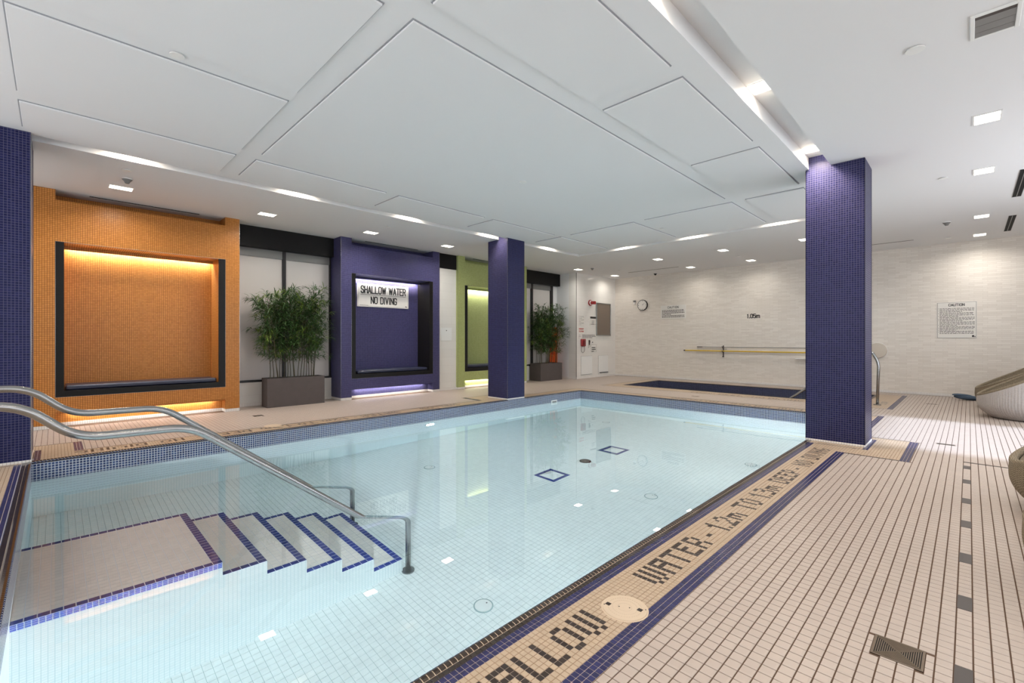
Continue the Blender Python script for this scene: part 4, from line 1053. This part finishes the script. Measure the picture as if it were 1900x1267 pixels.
# ------------------------------------------------------------------ items on the end wall (y = 8.62)
YW = 8.62; SC = 8.62/8.93
def ex(x): return x*SC
def ez(z): return 1.23+(z-1.23)*SC
def eplate(name, label, cat, x0, x1, z0, z1, m=M_sign, d=.006, group=None):
    t = thing(name, label, cat, (0, 0, 0), group)
    MB().bbox(ex(x0), ex(x1), YW-d, YW, ez(z0), ez(z1), .0015).build('plate', m, t); return t
def erows(t, m, x0, x1, zt, rows, h, gap, seed, d=.006):
    r = random.Random(seed); mb = MB(); z = ez(zt)
    for k in range(rows):
        x = ex(x0); end = ex(x1) if k % 3 != 2 else ex(x0)+(ex(x1)-ex(x0))*r.uniform(.4, .8)
        while x < end-.02: l = r.uniform(.02, .06); mb.box(x, min(end, x+l), YW-d-.0006, YW-d+.0002, z-h, z); x += l+.012
        z -= gap
    mb.build('small_print', m, t)
t = eplate('notice', 'tall printed notice above the red emergency sign', 'notice', 11.963, 12.285, 1.689, 2.028); erows(t, M_ink2, 11.99, 12.26, 2.0, 9, .008, .034, 3)
t = eplate('emergency_sign', 'white sign with red words EMERGENCY TELEPHONE', 'sign', 11.952, 12.285, 1.421, 1.645)
block('EMERGENCY', .26, .046, .008, M_redink, t, (ex(12.118), YW-.006, ez(1.555)), RX); block('TELEPHONE', .26, .046, .008, M_redink, t, (ex(12.118), YW-.006, ez(1.475)), RX)
t = eplate('notice', 'white notice with black heading bar beside the window frame', 'notice', 12.56, 12.98, 1.705, 2.03)
MB().box(ex(12.61), ex(12.94), YW-.0068, YW-.0058, ez(1.935), ez(2.00)).build('heading_bar', M_ink, t); erows(t, M_ink, 12.70, 12.86, 1.86, 4, .012, .034, 8); erows(t, M_ink2, 12.61, 12.94, 1.745, 1, .01, .03, 8)
t = eplate('notice', 'wide notice with two printed lines above the phone', 'notice', 11.965, 12.934, 1.244, 1.41); erows(t, M_ink, 12.16, 12.91, 1.39, 3, .020, .042, 12); erows(t, M_ink2, 11.98, 12.08, 1.38, 3, .01, .045, 14)
t = thing('emergency_phone', 'dark red wall phone with hanging cord', 'phone', (0, 0, 0))
MB().bbox(ex(12.075), ex(12.30), YW-.06, YW, ez(1.01), ez(1.253), .015).build('handset', M_red, t); MB().bbox(ex(12.15), ex(12.25), YW-.075, YW-.055, ez(1.05), ez(1.21), .006).build('cradle', mat('dark_red', (100, 16, 22), .35), t)
MB().tube(smooth_bend([(ex(12.10), YW-.03, ez(1.01)), (ex(12.08), YW-.03, ez(.85)), (ex(12.17), YW-.03, ez(.79)), (ex(12.27), YW-.03, ez(.87)), (ex(12.26), YW-.03, ez(1.01))], .09, 8), .006, 8).build('cord', M_ink2, t)
t = eplate('notice', 'small bordered notice with bold black words below the wide notice', 'notice', 12.645, 12.98, .822, 1.075); erows(t, M_ink, 12.70, 12.93, .98, 3, .035, .06, 21)
mb = MB(); e = .004
for q_ in ((12.655, 12.97, .83, .836), (12.655, 12.97, 1.06, 1.066), (12.655, 12.661, .83, 1.066), (12.964, 12.97, .83, 1.066)): mb.box(ex(q_[0]), ex(q_[1]), YW-.0068, YW-.0058, ez(q_[2]), ez(q_[3]))
mb.build('border_line', M_ink2, t)
t = eplate('notice', 'tiny label under the key switch', 'notice', 12.49, 12.63, .955, 1.05); erows(t, M_ink2, 12.5, 12.62, 1.03, 3, .008, .028, 5)
t = thing('key_switch', 'dark key switch on the end wall beside the phone', 'switch', (ex(12.55), YW, ez(1.135))); MB().bbox(-.025, .025, -.03, 0, -.08, .08, .006).build('body', M_ink2, t); MB().cyl((0, -.04, .02), .022, .02, 12, 'y').build('key', M_ink, t)
t = thing('push_button', 'small black button right of the key switch', 'switch', (ex(12.74), YW, ez(1.14))); MB().cyl((0, -.014, 0), .018, .014, 14, 'y').build('button', M_ink, t); MB().cyl((0, -.004, 0), .03, .004, 16, 'y').build('ring', M_trimw, t)
t = thing('alarm_horn', 'red fire alarm horn high on the end wall', 'alarm', (ex(12.60), YW, ez(2.455)))
MB().cyl((0, -.03, 0), .095, .03, 24, 'y').build('back_plate', M_red, t); MB().cyl((0, -.05, 0), .07, .02, 24, 'y').build('white_ring', M_trimw, t); MB().cyl((.02, -.16, 0), .045, .11, 20, 'y', r2=.055).build('bell_mouth', M_red, t); MB().bbox(.03, .13, -.15, -.05, -.05, .05, .012).build('strobe', mat('strobe_red', (170, 40, 36), .2), t)
t = thing('viewing_window', 'small framed window of brown glass on the end wall', 'window', (0, 0, 0))
g0, g1, h0, h1 = ex(12.952), ex(13.82), ez(1.363), ez(2.481)
mb = MB(); e = .03
for q_ in ((g0, g1, h0, h0+e), (g0, g1, h1-e, h1), (g0, g0+e, h0+e, h1-e), (g1-e, g1, h0+e, h1-e)): mb.bbox(q_[0], q_[1], YW-.03, YW, q_[2], q_[3], .004)
mb.build('frame', M_steel, t); MB().box(g0+e, g1-e, YW-.012, YW-.006, h0+e, h1-e).build('pane', mat('brown_glass', (122, 108, 96), .12), t)
for x0, x1, z0, z1, l in ((12.106, 12.727, .057, .688, 'flush white access door below the phone'), (13.091, 13.676, .059, .681, 'flush white access door with dark handle in the corner')):
    t = thing('access_door', l, 'door', (0, 0, 0), 'flush access doors'); x0, x1, z0, z1 = ex(x0), ex(x1), ez(z0), ez(z1)
    MB().box(x0-.004, x1+.004, YW-.002, YW, z0-.004, z1+.004).build('gap', M_ink2, t); MB().bbox(x0, x1, YW-.007, YW-.001, z0, z1, .002).build('leaf', M_trimw, t)
    if 'handle' in l: MB().bbox(x0+.05, x1-.02, YW-.03, YW-.006, z0+.03, z0+.055, .004).build('pull_handle', M_ink, t)
    else: MB().bbox(x0+.02, x1-.02, YW-.012, YW-.006, z0+.02, z0+.03, .001).build('vent_line', M_ink2, t)
